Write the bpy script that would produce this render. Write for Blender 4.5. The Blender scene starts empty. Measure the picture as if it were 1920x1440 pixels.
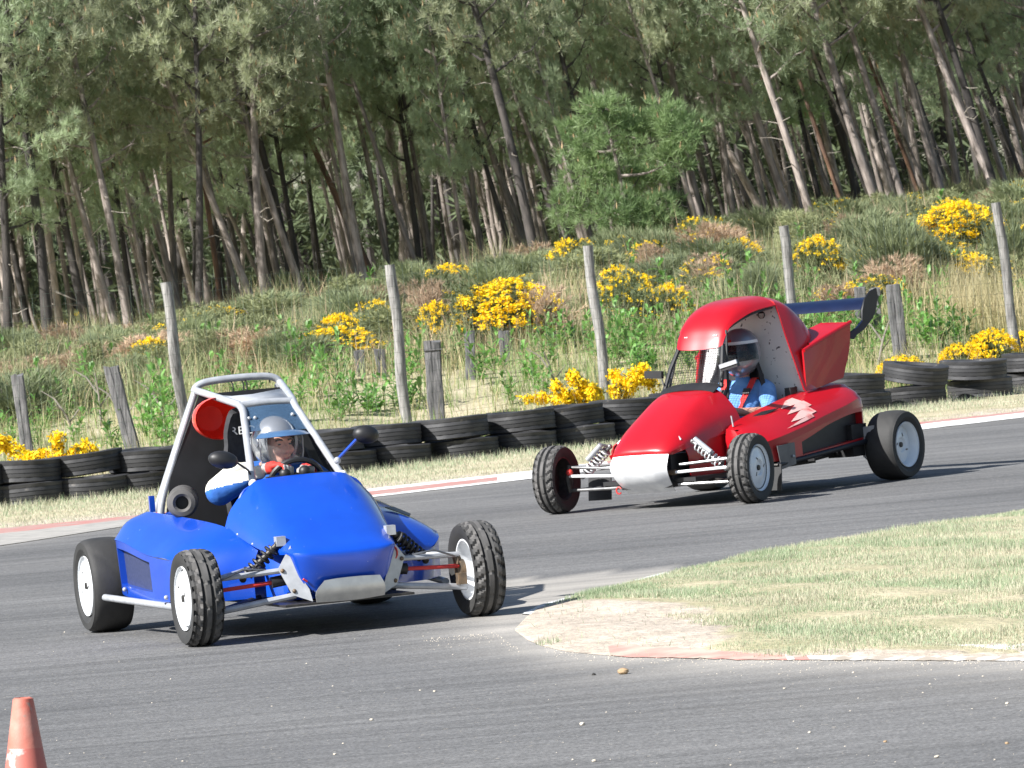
import bpy, bmesh, math, random
import numpy as np
from mathutils import Vector, Matrix
R = math.radians
random.seed(7)
RNG = np.random.default_rng(11)
scene = bpy.context.scene
COL = scene.collection

# ------------------------------------------------------------------ camera
TH, PIT, FPX, CH = .0863144, .0203591, 9646.0, 1.7595
cam_d = bpy.data.cameras.new('camera')
cam = bpy.data.objects.new('camera', cam_d); COL.objects.link(cam)
cam_d.sensor_width = 36.0
cam_d.lens = FPX / 1920 * 36.0
cam_d.clip_end = 2000
cam_d.clip_start = 0.5
_fwd = Vector((0, math.cos(PIT), -math.sin(PIT)))
_up = Vector((0, math.sin(PIT), math.cos(PIT)))
_rt = Vector((1, 0, 0))
_cx = _rt * math.cos(TH) - _up * math.sin(TH)
_cy = _rt * math.sin(TH) + _up * math.cos(TH)
_m = Matrix((_cx, _cy, -_fwd)).transposed().to_4x4()
_m.translation = (0, 0, CH)
cam.matrix_world = _m
cam_d.dof.use_dof = True
cam_d.dof.focus_distance = 27.5
cam_d.dof.aperture_fstop = 20
scene.camera = cam

# ------------------------------------------------------------------ sky and sun
SUN_EL = R(39)
_az = math.atan2(-1.0, -.66)          # clockwise from +Y
S = Vector((math.sin(_az) * math.cos(SUN_EL), math.cos(_az) * math.cos(SUN_EL), math.sin(SUN_EL)))
world = bpy.data.worlds.new('World'); scene.world = world
world.use_nodes = True
nt = world.node_tree
bg = nt.nodes['Background']
sky = nt.nodes.new('ShaderNodeTexSky'); sky.sky_type = 'NISHITA'; sky.sun_disc = False
sky.sun_elevation = SUN_EL; sky.sun_rotation = _az
nt.links.new(sky.outputs[0], bg.inputs[0]); bg.inputs[1].default_value = .068
sd = bpy.data.lights.new('sun', 'SUN'); sd.energy = 5.0; sd.angle = R(.5); sd.color = (1, .98, .945)
so = bpy.data.objects.new('sun', sd); COL.objects.link(so)
so.rotation_euler = S.to_track_quat('Z', 'Y').to_euler(); so.location = (-20, -10, 30)
scene.view_settings.view_transform = 'Standard'
scene.view_settings.look = 'None'
scene.view_settings.exposure = 1.08
scene.view_settings.gamma = 1.0
scene.cycles.max_bounces = 6
scene.cycles.transparent_max_bounces = 10

# ------------------------------------------------------------------ materials
def mat(name, c1, c2=None, rough=.6, metal=0, coat=0, scale=6, bump=0, bscale=40, detail=4,
        rnd=0, stretch=None, trans=0, spec=.5, ramp=(.35, .65), coord='Object', flecks=None, wear=None):
    m = bpy.data.materials.new(name); m.use_nodes = True
    n, l = m.node_tree.nodes, m.node_tree.links
    p = n['Principled BSDF']
    p.inputs['Roughness'].default_value = rough
    p.inputs['Metallic'].default_value = metal
    p.inputs['Coat Weight'].default_value = coat
    p.inputs['Coat Roughness'].default_value = .04
    p.inputs['Specular IOR Level'].default_value = spec
    tc = n.new('ShaderNodeTexCoord'); src = tc.outputs[coord]
    if stretch:
        mp = n.new('ShaderNodeMapping'); mp.inputs['Scale'].default_value = stretch
        l.new(src, mp.inputs[0]); src = mp.outputs[0]
    c2 = c2 or tuple(x * .8 for x in c1)
    nz = n.new('ShaderNodeTexNoise'); nz.inputs['Scale'].default_value = scale; nz.inputs['Detail'].default_value = detail
    l.new(src, nz.inputs['Vector'])
    rp = n.new('ShaderNodeValToRGB')
    rp.color_ramp.elements[0].position, rp.color_ramp.elements[1].position = ramp
    rp.color_ramp.elements[0].color = (*c2, 1); rp.color_ramp.elements[1].color = (*c1, 1)
    l.new(nz.outputs['Fac'], rp.inputs[0])
    col = rp.outputs[0]
    if flecks:      # (colour, scale, threshold)
        f = n.new('ShaderNodeTexNoise'); f.inputs['Scale'].default_value = flecks[1]; f.inputs['Detail'].default_value = 2
        l.new(tc.outputs[coord], f.inputs['Vector'])
        r2 = n.new('ShaderNodeValToRGB'); r2.color_ramp.elements[0].position = flecks[2]; r2.color_ramp.elements[1].position = flecks[2] + .04
        l.new(f.outputs['Fac'], r2.inputs[0])
        mx = n.new('ShaderNodeMix'); mx.data_type = 'RGBA'
        l.new(r2.outputs[0], mx.inputs[0]); l.new(col, mx.inputs[6]); mx.inputs[7].default_value = (*flecks[0], 1)
        col = mx.outputs[2]
    if rnd:
        oi = n.new('ShaderNodeObjectInfo')
        hs = n.new('ShaderNodeHueSaturation')
        mr = n.new('ShaderNodeMapRange'); mr.inputs[3].default_value = 1 - rnd; mr.inputs[4].default_value = 1 + rnd
        l.new(oi.outputs['Random'], mr.inputs[0]); l.new(mr.outputs[0], hs.inputs['Value'])
        l.new(col, hs.inputs['Color']); col = hs.outputs[0]
    l.new(col, p.inputs['Base Color'])
    if bump:
        b = n.new('ShaderNodeTexNoise'); b.inputs['Scale'].default_value = bscale; b.inputs['Detail'].default_value = 5
        l.new(src, b.inputs['Vector'])
        bp = n.new('ShaderNodeBump'); bp.inputs['Strength'].default_value = bump; bp.inputs['Distance'].default_value = .01
        l.new(b.outputs['Fac'], bp.inputs['Height']); l.new(bp.outputs[0], p.inputs['Normal'])
    if trans:       # leaves: part of the light goes through
        tr = n.new('ShaderNodeBsdfTranslucent'); hv = n.new('ShaderNodeHueSaturation'); hv.inputs['Value'].default_value = 1.5; hv.inputs['Saturation'].default_value = 1.1
        l.new(col, hv.inputs['Color']); l.new(hv.outputs[0], tr.inputs[0])
        ms = n.new('ShaderNodeMixShader'); ms.inputs[0].default_value = trans
        l.new(p.outputs[0], ms.inputs[1]); l.new(tr.outputs[0], ms.inputs[2])
        l.new(ms.outputs[0], n['Material Output'].inputs[0])
    return m

def see_through(name, col, alpha, rough=.1):
    m = bpy.data.materials.new(name); m.use_nodes = True
    n, l = m.node_tree.nodes, m.node_tree.links
    p = n['Principled BSDF']; p.inputs['Base Color'].default_value = (*col, 1); p.inputs['Roughness'].default_value = rough
    tp = n.new('ShaderNodeBsdfTransparent'); tp.inputs[0].default_value = (.92, .94, .95, 1)
    nz = n.new('ShaderNodeTexNoise'); nz.inputs['Scale'].default_value = 35; nz.inputs['Detail'].default_value = 6
    mr = n.new('ShaderNodeMapRange'); mr.inputs[1].default_value = .35; mr.inputs[2].default_value = .7
    mr.inputs[3].default_value = alpha * .6; mr.inputs[4].default_value = min(1, alpha * 1.5)
    l.new(nz.outputs['Fac'], mr.inputs[0])
    ms = n.new('ShaderNodeMixShader'); l.new(mr.outputs[0], ms.inputs[0])
    l.new(tp.outputs[0], ms.inputs[1]); l.new(p.outputs[0], ms.inputs[2])
    l.new(ms.outputs[0], n['Material Output'].inputs[0])
    return m

M = {}
M['blue'] = mat('blue_paint', (.003, .062, .47), (.0025, .052, .40), rough=.34, coat=.75, scale=5, bump=.03, bscale=9,
                flecks=((.2, .3, .55), 60, .755))
M['red'] = mat('red_paint', (.40, .0035, .010), (.345, .003, .008), rough=.34, coat=.35, scale=4, bump=.02, bscale=7)
M['darkblue'] = mat('dark_blue_mesh', (.035, .045, .11), (.02, .03, .08), rough=.6, scale=60)
M['silver'] = mat('silver_paint', (.45, .465, .49), (.36, .375, .40), rough=.35, metal=.25, scale=20)
M['alu'] = mat('scuffed_aluminium', (.52, .52, .5), (.42, .42, .41), rough=.42, metal=.75, scale=14, bump=.05)
M['greyplate'] = mat('grey_plate', (.42, .42, .43), (.33, .33, .34), rough=.5, metal=.3, scale=12)
M['darkplate'] = mat('dark_grey_plate', (.15, .15, .155), (.11, .11, .115), rough=.5, metal=.3, scale=12)
M['palestreak'] = mat('pale_pink_streaks', (.66, .40, .37), (.5, .12, .11), rough=.3, coat=.3, scale=9, ramp=(.30, .48))  # pale pink of the streaks on the red pods
M['white'] = mat('white_paint', (.84, .85, .86), (.74, .75, .77), rough=.4, scale=9)
M['rimwhite'] = mat('white_rim_paint', (.82, .84, .86), (.74, .76, .78), rough=.35, coat=.3, scale=10)
M['firewall'] = mat('white_scuffed_panel', (.74, .74, .72), (.62, .62, .61), rough=.5, scale=5, flecks=((.05, .05, .06), 22, .645))
M['black'] = mat('black_plastic', (.018, .018, .02), (.012, .012, .013), rough=.5, scale=10)
M['blackfab'] = mat('black_fabric', (.034, .034, .038), (.022, .022, .025), rough=.9, scale=30, bump=.2)
M['carbon'] = mat('gloss_black', (.012, .014, .02), (.008, .009, .013), rough=.45, coat=.05, spec=.25, scale=9)
M['wingblue'] = mat('midnight_blue_gloss', (.005, .011, .040), (.004, .008, .03), rough=.38, coat=.1, spec=.3, scale=8)
M['steel'] = mat('dull_steel', (.3, .3, .3), (.2, .2, .2), rough=.4, metal=.8, scale=20)
M['darkmetal'] = mat('greasy_metal', (.06, .055, .05), (.03, .03, .03), rough=.5, metal=.5, scale=25)
M['rust'] = mat('brown_metal', (.22, .15, .09), (.1, .08, .06), rough=.6, metal=.4, scale=30)
M['redrod'] = mat('red_rod_paint', (.62, .04, .03), (.45, .03, .03), rough=.45, scale=20)
M['orange'] = mat('orange_red_plastic', (.78, .05, .022), (.68, .035, .018), rough=.35, coat=.3, scale=8)
M['tyre'] = mat('race_tyre_rubber', (.034, .033, .032), (.022, .022, .022), rough=.72, scale=7, bump=.1, bscale=60)
M['tyreworn'] = mat('scuffed_tyre_rubber', (.105, .10, .097), (.065, .063, .06), rough=.8, scale=9, bump=.1, bscale=60)
M['oldtyre'] = mat('weathered_tyre_rubber', (.038, .038, .040), (.020, .020, .022), rough=.62, scale=5, rnd=.35, bump=.1, bscale=50,
                   flecks=((.12, .11, .1), 9, .72))
M['asphalt'] = None
M['wood'] = mat('weathered_post_wood', (.31, .30, .285), (.13, .125, .12), rough=.9, scale=9, stretch=(6, 6, .6), bump=.6, bscale=12, rnd=.12)
M['sleeper'] = mat('dark_grey_sleeper_wood', (.17, .165, .165), (.07, .07, .072), rough=.9, scale=9, stretch=(6, 6, .7), bump=.6, bscale=12, rnd=.2)
M['wire'] = mat('green_grey_wire', (.12, .16, .14), rough=.5, metal=.3)
M['bark'] = mat('pine_bark', (.34, .29, .26), (.13, .108, .095), rough=.95, scale=4, stretch=(3, 3, .9), bump=.7, bscale=14, rnd=.35)
M['barkred'] = mat('russet_bark', (.26, .15, .095), (.11, .07, .055), rough=.95, scale=3, stretch=(3, 3, .6), bump=.6, bscale=14, rnd=.2)
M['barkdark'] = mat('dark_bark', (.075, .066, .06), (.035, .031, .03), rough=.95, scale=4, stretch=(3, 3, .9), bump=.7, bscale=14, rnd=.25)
M['twig'] = mat('dead_grey_twig', (.30, .27, .23), (.18, .16, .14), rough=.9, scale=10)
M['needle'] = mat('pine_needles', (.32, .385, .235), (.22, .27, .17), rough=.5, scale=.9, rnd=.2, trans=.4, spec=.35)
M['needle2'] = mat('olive_pine_needles', (.39, .415, .265), (.26, .29, .19), rough=.5, scale=.9, rnd=.2, trans=.4, spec=.35)
M['needle3'] = mat('fresh_pine_needles', (.27, .36, .17), (.18, .26, .12), rough=.5, scale=1.2, rnd=.1, trans=.4, spec=.35)
M['shadeneedle'] = mat('shade_dark_needles', (.12, .15, .08), (.06, .08, .045), rough=.6, scale=.5, trans=.2, spec=.2)  # darker copy of the pine needles, the wood's inner shade put into the colour
M['candle'] = mat('pine_candles', (.42, .30, .17), (.32, .22, .12), rough=.8, trans=.1)
M['gorse'] = mat('gorse_spines', (.15, .18, .075), (.085, .11, .05), rough=.7, scale=3, rnd=.2, trans=.15)
M['olive'] = mat('olive_heath', (.28, .30, .15), (.165, .185, .09), rough=.75, scale=2.5, rnd=.25, trans=.2)
M['broom'] = mat('broom_green', (.235, .27, .14), (.15, .18, .095), rough=.7, scale=2.5, rnd=.2, trans=.2)
M['brown'] = mat('dry_brown_scrub', (.54, .40, .28), (.34, .25, .17), rough=.85, scale=3, rnd=.2, trans=.2)
M['yellow'] = mat('gorse_flowers', (.90, .68, .03), (.84, .58, .02), rough=.6, scale=12, trans=.2, spec=.2)
M['leaf'] = mat('broad_green_leaves', (.20, .37, .10), (.11, .23, .06), rough=.45, scale=4, rnd=.22, trans=.3)
M['stem'] = mat('green_stems', (.16, .2, .07), rough=.7)
M['drygrass'] = mat('dry_tall_grass', (.50, .43, .27), (.30, .28, .14), rough=.8, scale=1.3, trans=.3, spec=.2)
M['wildgrass'] = mat('wild_green_grass', (.26, .34, .13), (.16, .24, .085), rough=.7, scale=1.3, trans=.3, spec=.2)
M['lawn'] = mat('mown_grass_blades', (.36, .42, .28), (.25, .32, .19), rough=.7, scale=1.2, trans=.3, spec=.2)
M['lawndry'] = mat('straw_grass_blades', (.54, .51, .39), (.43, .41, .30), rough=.8, scale=1.4, trans=.3, spec=.2)
M['kerb'] = mat('worn_kerb_concrete', (.36, .34, .31), (.27, .26, .24), rough=.9, scale=6, bump=.3, bscale=30)
M['kerbred'] = mat('worn_red_kerb_paint', (.40, .17, .15), (.36, .25, .22), rough=.8, scale=5, bump=.2, bscale=30)
M['kerbwhite'] = mat('worn_white_kerb_paint', (.7, .7, .69), (.42, .41, .39), rough=.8, scale=6, bump=.2, bscale=30, ramp=(.35, .5))
M['stone'] = mat('pale_pebble', (.55, .49, .4), (.42, .37, .3), rough=.9, scale=20, rnd=.2, bump=.4)
M['tanstone'] = mat('tan_stone', (.4, .28, .16), (.3, .2, .12), rough=.9, scale=20, bump=.4)
M['skin'] = mat('skin', (.66, .36, .27), (.58, .29, .21), rough=.5, scale=25)
M['hairgrey'] = mat('grey_brown_hair', (.1, .08, .07), rough=.8)
M['lips'] = mat('lips', (.42, .16, .14), rough=.5)
M['suitwhite'] = mat('cream_suit_cloth', (.74, .71, .63), (.64, .61, .53), rough=.85, scale=20, bump=.3, bscale=25)
M['suitblue'] = mat('blue_suit_cloth', (.02, .12, .42), (.015, .09, .33), rough=.85, scale=18, bump=.3, bscale=25)
M['suitgold'] = mat('gold_trim_cloth', (.55, .36, .1), rough=.8)
M['shirt'] = mat('pale_blue_shirt_cloth', (.16, .34, .66), (.1, .25, .56), rough=.85, scale=16, bump=.3, bscale=25)
M['glovered'] = mat('red_glove', (.62, .035, .025), (.5, .03, .02), rough=.75, scale=25)
M['glovegrey'] = mat('grey_glove_panels', (.34, .33, .32), rough=.8)
M['belt'] = mat('red_harness_webbing', (.6, .03, .025), (.5, .02, .02), rough=.8, scale=60)
M['helmet'] = mat('silver_helmet_shell', (.36, .375, .40), (.30, .315, .34), rough=.25, metal=.55, coat=.7, scale=6)
M['helmetblue'] = mat('steel_blue_peak', (.07, .15, .28), (.05, .11, .22), rough=.35, coat=.4)
M['visor'] = see_through('clear_visor', (.75, .78, .8), .07)
M['faceshade'] = see_through('face_shade_tint', (.01, .012, .02), .8, .08)  # dark tint standing in for the roof's shade on the face
M['screen'] = see_through('scratched_screen', (.07, .13, .22), .5)
M['darkvisor'] = mat('dark_visor_glass', (.012, .014, .02), rough=.08, coat=1)
M['netblack'] = mat('black_net_cord', (.02, .02, .024), rough=.8)
M['cone'] = mat('faded_orange_cone', (.50, .13, .09), (.48, .22, .17), rough=.6, scale=9, bump=.15, flecks=((.33, .24, .2), 14, .66))
M['conewhite'] = mat('dirty_white_band', (.6, .55, .53), (.46, .13, .1), rough=.6, scale=9, ramp=(.55, .6))
M['lettering'] = mat('white_print', (.72, .72, .7), rough=.7)
M['springwhite'] = mat('white_spring', (.75, .75, .76), rough=.4, coat=.3)

def asphalt_mat():
    m = bpy.data.materials.new('worn_asphalt'); m.use_nodes = True
    n, l = m.node_tree.nodes, m.node_tree.links
    p = n['Principled BSDF']; p.inputs['Roughness'].default_value = .88; p.inputs['Specular IOR Level'].default_value = .25
    tc = n.new('ShaderNodeTexCoord')
    def noise(scale, detail, st=None, rot=0):
        mp = n.new('ShaderNodeMapping'); mp.inputs['Scale'].default_value = st or (1, 1, 1); mp.inputs['Rotation'].default_value = (0, 0, rot)
        l.new(tc.outputs['Object'], mp.inputs[0])
        z = n.new('ShaderNodeTexNoise'); z.inputs['Scale'].default_value = scale; z.inputs['Detail'].default_value = detail
        l.new(mp.outputs[0], z.inputs['Vector']); return z.outputs['Fac']
    def ramp(src, stops):
        r = n.new('ShaderNodeValToRGB'); e = r.color_ramp.elements
        while len(e) < len(stops): e.new(.5)
        for k, (pos, c) in enumerate(stops): e[k].position = pos; e[k].color = (c, c, c, 1)
        l.new(src, r.inputs[0]); return r.outputs[0]
    def mix(kind, f, a, b):
        x = n.new('ShaderNodeMix'); x.data_type = 'RGBA'; x.blend_type = kind
        if isinstance(f, float): x.inputs[0].default_value = f
        else: l.new(f, x.inputs[0])
        for k, v in ((6, a), (7, b)):
            if isinstance(v, tuple): x.inputs[k].default_value = (*v, 1)
            else: l.new(v, x.inputs[k])
        return x.outputs[2]
    base = mix('MIX', ramp(noise(.5, 6, (.5, 1, 1)), [(.35, 0), (.65, 1)]), (.138, .137, .137), (.192, .189, .186))
    # streaks the cars have laid along their line
    base = mix('MULTIPLY', .8, base, ramp(noise(1.0, 6, (.22, 2.6, 1), R(4)), [(.36, .78), (.56, 1)]))
    base = mix('MULTIPLY', .6, base, ramp(noise(1.6, 5, (.16, 5, 1), R(-16)), [(.40, .74), (.54, 1)]))
    # aggregate
    base = mix('MULTIPLY', .75, base, ramp(noise(70, 2), [(.3, .5), (.7, 1.25)]))
    base = mix('MULTIPLY', .5, base, ramp(noise(22, 2), [(.3, .65), (.7, 1.2)]))
    base = mix('MIX', ramp(noise(33, 1), [(.73, 0), (.77, .8)]), base, (.36, .32, .26))
    at = n.new('ShaderNodeAttribute'); at.attribute_name = 'dust'
    ml = n.new('ShaderNodeMath'); ml.operation = 'MULTIPLY'
    l.new(at.outputs['Fac'], ml.inputs[0]); l.new(ramp(noise(1.2, 6, (.5, 1.6, 1)), [(.3, .35), (.65, 1)]), ml.inputs[1])
    base = mix('MIX', ml.outputs[0], base, (.37, .345, .31))
    l.new(base, p.inputs['Base Color'])
    bp = n.new('ShaderNodeBump'); bp.inputs['Strength'].default_value = .5; bp.inputs['Distance'].default_value = .008
    l.new(noise(60, 4), bp.inputs['Height']); l.new(bp.outputs[0], p.inputs['Normal'])
    return m
M['asphalt'] = asphalt_mat()

def ground_mat():
    """sandy soil and short grass, picked by the vertex attribute 'sand'"""
    m = bpy.data.materials.new('soil_and_turf'); m.use_nodes = True
    n, l = m.node_tree.nodes, m.node_tree.links
    p = n['Principled BSDF']; p.inputs['Roughness'].default_value = .95; p.inputs['Specular IOR Level'].default_value = .15
    tc = n.new('ShaderNodeTexCoord')
    def noise(s, d):
        z = n.new('ShaderNodeTexNoise'); z.inputs['Scale'].default_value = s; z.inputs['Detail'].default_value = d
        l.new(tc.outputs['Object'], z.inputs['Vector']); return z.outputs['Fac']
    def cr(src, a, ca, b, cb):
        r = n.new('ShaderNodeValToRGB'); r.color_ramp.elements[0].position = a; r.color_ramp.elements[1].position = b
        r.color_ramp.elements[0].color = (*ca, 1); r.color_ramp.elements[1].color = (*cb, 1); l.new(src, r.inputs[0]); return r.outputs[0]
    turf = cr(noise(1.5, 6), .35, (.30, .28, .17), .65, (.46, .40, .28))
    sand = cr(noise(3.5, 8), .35, (.37, .315, .255), .65, (.485, .42, .35))
    at = n.new('ShaderNodeAttribute'); at.attribute_name = 'sand'
    ad = n.new('ShaderNodeMath'); ad.operation = 'ADD'; l.new(at.outputs['Fac'], ad.inputs[0])
    sb = n.new('ShaderNodeMath'); sb.operation = 'MULTIPLY_ADD'; sb.inputs[1].default_value = .9; sb.inputs[2].default_value = -.45
    l.new(noise(4, 6), sb.inputs[0]); l.new(sb.outputs[0], ad.inputs[1])
    st = cr(ad.outputs[0], .4, (0, 0, 0), .6, (1, 1, 1))
    mx = n.new('ShaderNodeMix'); mx.data_type = 'RGBA'
    l.new(st, mx.inputs[0]); l.new(turf, mx.inputs[6]); l.new(sand, mx.inputs[7])
    l.new(mx.outputs[2], p.inputs['Base Color'])
    bp = n.new('ShaderNodeBump'); bp.inputs['Strength'].default_value = .8; bp.inputs['Distance'].default_value = .03
    l.new(noise(18, 6), bp.inputs['Height']); l.new(bp.outputs[0], p.inputs['Normal'])
    return m
M['ground'] = ground_mat()

# ------------------------------------------------------------------ mesh helpers
class MB:
    def __init__(s): s.v = []; s.f = []; s.m = []
    def add(s, vs, fs, mi=0):
        o = len(s.v); s.v.extend([tuple(float(c) for c in p) for p in vs])
        s.f.extend([tuple(i + o for i in f) for f in fs]); s.m.extend([mi] * len(fs)); return s
    def box(s, c, size, mi=0, rot=None):
        x, y, z = (k / 2 for k in size)
        vs = [Vector(p) for p in ((-x, -y, -z), (x, -y, -z), (x, y, -z), (-x, y, -z), (-x, -y, z), (x, -y, z), (x, y, z), (-x, y, z))]
        if rot is not None: vs = [rot @ p for p in vs]
        return s.add([p + Vector(c) for p in vs], [(3, 2, 1, 0), (4, 5, 6, 7), (0, 1, 5, 4), (1, 2, 6, 5), (2, 3, 7, 6), (3, 0, 4, 7)], mi)
    def tube(s, pts, r, n=8, mi=0, cap=True, flat=None):
        pts = [Vector(p) for p in pts]; N = len(pts)
        rs = list(r) if hasattr(r, '__len__') else [r] * N
        t0 = (pts[1] - pts[0]).normalized()
        nrm = t0.orthogonal().normalized(); vs = []; last = t0
        for i, p in enumerate(pts):
            t = (pts[min(i + 1, N - 1)] - pts[max(i - 1, 0)])
            t = t.normalized() if t.length > 1e-9 else last
            q = last.rotation_difference(t); nrm = (q @ nrm); nrm = (nrm - t * nrm.dot(t)).normalized(); last = t
            b = t.cross(nrm)
            for k in range(n):
                a = 2 * math.pi * k / n
                vs.append(p + (nrm * math.cos(a) + b * math.sin(a)) * rs[i])
        fs = [(i * n + k, i * n + (k + 1) % n, (i + 1) * n + (k + 1) % n, (i + 1) * n + k) for i in range(N - 1) for k in range(n)]
        if cap: fs += [tuple(range(n))[::-1], tuple(range((N - 1) * n, N * n))]
        return s.add(vs, fs, mi)
    def lathe(s, prof, axis='y', c=(0, 0, 0), n=32, mi=0, close=False, mis=None):
        """prof: list of (radius, along)"""
        vs = []; c = Vector(c)
        for r, h in prof:
            for k in range(n):
                a = 2 * math.pi * k / n
                x, z = r * math.cos(a), r * math.sin(a)
                vs.append(c + Vector({'y': (x, h, z), 'x': (h, x, z), 'z': (x, z, h)}[axis]))
        N = len(prof); o = len(s.v); seg = N if close else N - 1
        s.v.extend([tuple(p) for p in vs])
        for i in range(seg):
            j = (i + 1) % N
            for k in range(n):
                f = (i * n + k, i * n + (k + 1) % n, j * n + (k + 1) % n, j * n + k)
                if axis == 'y' : f = f[::-1]
                if axis == 'x': f = f
                s.f.append(tuple(q + o for q in f)); s.m.append(mis[i] if mis else mi)
        return s
    def grid(s, rows, mi=0, closed=False, flip=False):
        n = len(rows[0]); vs = [p for r in rows for p in r]; fs = []
        for i in range(len(rows) - 1):
            for k in range(n if closed else n - 1):
                f = (i * n + k, i * n + (k + 1) % n, (i + 1) * n + (k + 1) % n, (i + 1) * n + k)
                fs.append(f[::-1] if flip else f)
        return s.add(vs, fs, mi)
    def plate(s, poly, off, mi=0):
        """flat polygon given thickness by the vector off"""
        n = len(poly); a = [Vector(p) for p in poly]; b = [p + Vector(off) for p in a]
        fs = [tuple(range(n))[::-1], tuple(range(n, 2 * n))] + [(i, (i + 1) % n, n + (i + 1) % n, n + i) for i in range(n)]
        return s.add(a + b, fs, mi)
    def ball(s, c, r, mi=0, nu=14, nv=9, rot=None):
        r = (r, r, r) if not hasattr(r, '__len__') else r
        rows = []
        for i in range(nv + 1):
            t = math.pi * i / nv
            row = []
            for k in range(nu):
                a = 2 * math.pi * k / nu
                p = Vector((r[0] * math.sin(t) * math.cos(a), r[1] * math.sin(t) * math.sin(a), r[2] * math.cos(t)))
                if rot is not None: p = rot @ p
                row.append(p + Vector(c))
            rows.append(row)
        return s.grid(rows, mi, closed=True, flip=True)
    def mesh(s, name, mats, smooth=True, angle=38, weld=True):
        me = bpy.data.meshes.new(name); me.from_pydata(s.v, [], s.f)
        for m in (mats if isinstance(mats, (list, tuple)) else [mats]): me.materials.append(m)
        me.polygons.foreach_set('material_index', s.m)
        if weld:
            b = bmesh.new(); b.from_mesh(me); bmesh.ops.remove_doubles(b, verts=b.verts, dist=1e-5)
            bmesh.ops.recalc_face_normals(b, faces=b.faces); b.to_mesh(me); b.free()
        if smooth:
            me.polygons.foreach_set('use_smooth', [True] * len(me.polygons))
            me.set_sharp_from_angle(angle=R(angle))
        return me
    def build(s, name, mats, parent=None, **k):
        return obj(name, s.mesh(name, mats, **k), parent)

def obj(name, me, parent=None, loc=None):
    o = bpy.data.objects.new(name, me); COL.objects.link(o)
    if parent is not None: o.parent = parent
    if loc: o.location = loc
    return o

def fast_mesh(name, V, F, mats, mi=None, smooth=False, attr=None):
    V = np.asarray(V, np.float32); F = np.asarray(F, np.int32)
    me = bpy.data.meshes.new(name); k = F.shape[1]
    me.vertices.add(len(V)); me.vertices.foreach_set('co', V.ravel())
    me.loops.add(F.size); me.loops.foreach_set('vertex_index', F.ravel())
    me.polygons.add(len(F)); me.polygons.foreach_set('loop_start', np.arange(0, F.size, k, dtype=np.int32))
    for m in (mats if isinstance(mats, (list, tuple)) else [mats]): me.materials.append(m)
    if mi is not None: me.polygons.foreach_set('material_index', np.asarray(mi, np.int32))
    if smooth: me.polygons.foreach_set('use_smooth', np.ones(len(F), bool))
    if attr:
        for nm, d in attr.items():
            a = me.attributes.new(nm, 'FLOAT', 'POINT'); a.data.foreach_set('value', np.asarray(d, np.float32))
    me.update(calc_edges=True); me.validate(); return me

def spline(pts, n):
    """Catmull-Rom through pts, n steps per span"""
    P = [np.array(p, float) for p in pts]; P = [2 * P[0] - P[1]] + P + [2 * P[-1] - P[-2]]; out = []
    for i in range(1, len(P) - 2):
        for k in range(n):
            t = k / n; a, b, c, d = P[i - 1:i + 3]
            out.append(.5 * ((2 * b) + (c - a) * t + (2 * a - 5 * b + 4 * c - d) * t * t + (3 * b - a - 3 * c + d) * t ** 3))
    out.append(P[-2]); return out

def patch(rows, nu=4, nv=4):
    """smooth surface through a net of control points"""
    rs = [spline(r, nv) for r in rows]
    cols = list(zip(*rs)); cs = [spline(c, nu) for c in cols]
    return [list(r) for r in zip(*cs)]

def mirror_rows(rows):
    """half sections, centre first (y = 0), mirrored to full sections"""
    return [[(x, -y, z) for x, y, z in r[:0:-1]] + list(r) for r in rows]

def shell(name, grids, thick, mats, parent, **k):
    mb = MB()
    for g in grids: mb.grid(g)
    me = mb.mesh(name, mats, **k)
    b = bmesh.new(); b.from_mesh(me)
    r = bmesh.ops.solidify(b, geom=b.faces[:], thickness=thick); bmesh.ops.recalc_face_normals(b, faces=b.faces)
    b.to_mesh(me); b.free()
    me.polygons.foreach_set('use_smooth', [True] * len(me.polygons)); me.set_sharp_from_angle(angle=R(38))
    return obj(name, me, parent)

def tag(o, label=None, cat=None, group=None, kind=None):
    if label: o['label'] = label
    if cat: o['category'] = cat
    if group: o['group'] = group
    if kind: o['kind'] = kind
    return o

def thing(name, label, cat, loc=(0, 0, 0), rz=0, group=None):
    o = bpy.data.objects.new(name, None); COL.objects.link(o); o.empty_display_size = .2
    o.location = loc; o.rotation_euler = (0, 0, rz)
    return tag(o, label, cat, group)

def joined(o): o['kind'] = 'stuff'; return o
def copy_tree(o, parent=None):
    c = o.copy(); COL.objects.link(c)
    if parent is not None: c.parent = parent
    for ch in list(o.children): copy_tree(ch, c)
    return c

# a pixel of the 1920 x 1440 photograph turned into a point of the place
def ray(px, py):
    dx, dy = px - 960, py - 720
    a = dx * math.cos(TH) - dy * math.sin(TH); b = dx * math.sin(TH) + dy * math.cos(TH)
    c, s = math.cos(PIT), math.sin(PIT)
    return np.array([a / FPX, c + (-b / FPX) * s, -s + (-b / FPX) * c])
def at(px, py, Y):
    d = ray(px, py); return np.array([0, 0, CH]) + d * (Y / d[1])
def wall_y(X):
    X = np.asarray(X, float); Xc = np.clip(X, -9, 10)
    y = 51.4 + .707 * (Xc + .54) + .0477 * (Xc + .54) ** 2
    return y + (X - Xc) * np.where(X > 0, 1.3, .1)
def ground_z(X, Y):
    t = np.asarray(Y, float) - wall_y(X)
    u = np.clip(t - .8, 0, None)
    Xc = np.clip(X, -14, 14)
    return 1.95 * (1 - np.exp(-u / 16)) + .078 * Xc * np.clip(u / 20, 0, 1) * np.clip(1 - (t - 120) / 200, 0, 1) + .05 * np.sin(X * 1.7 + Y * .9) * np.clip(u / 4, 0, 1)
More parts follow.
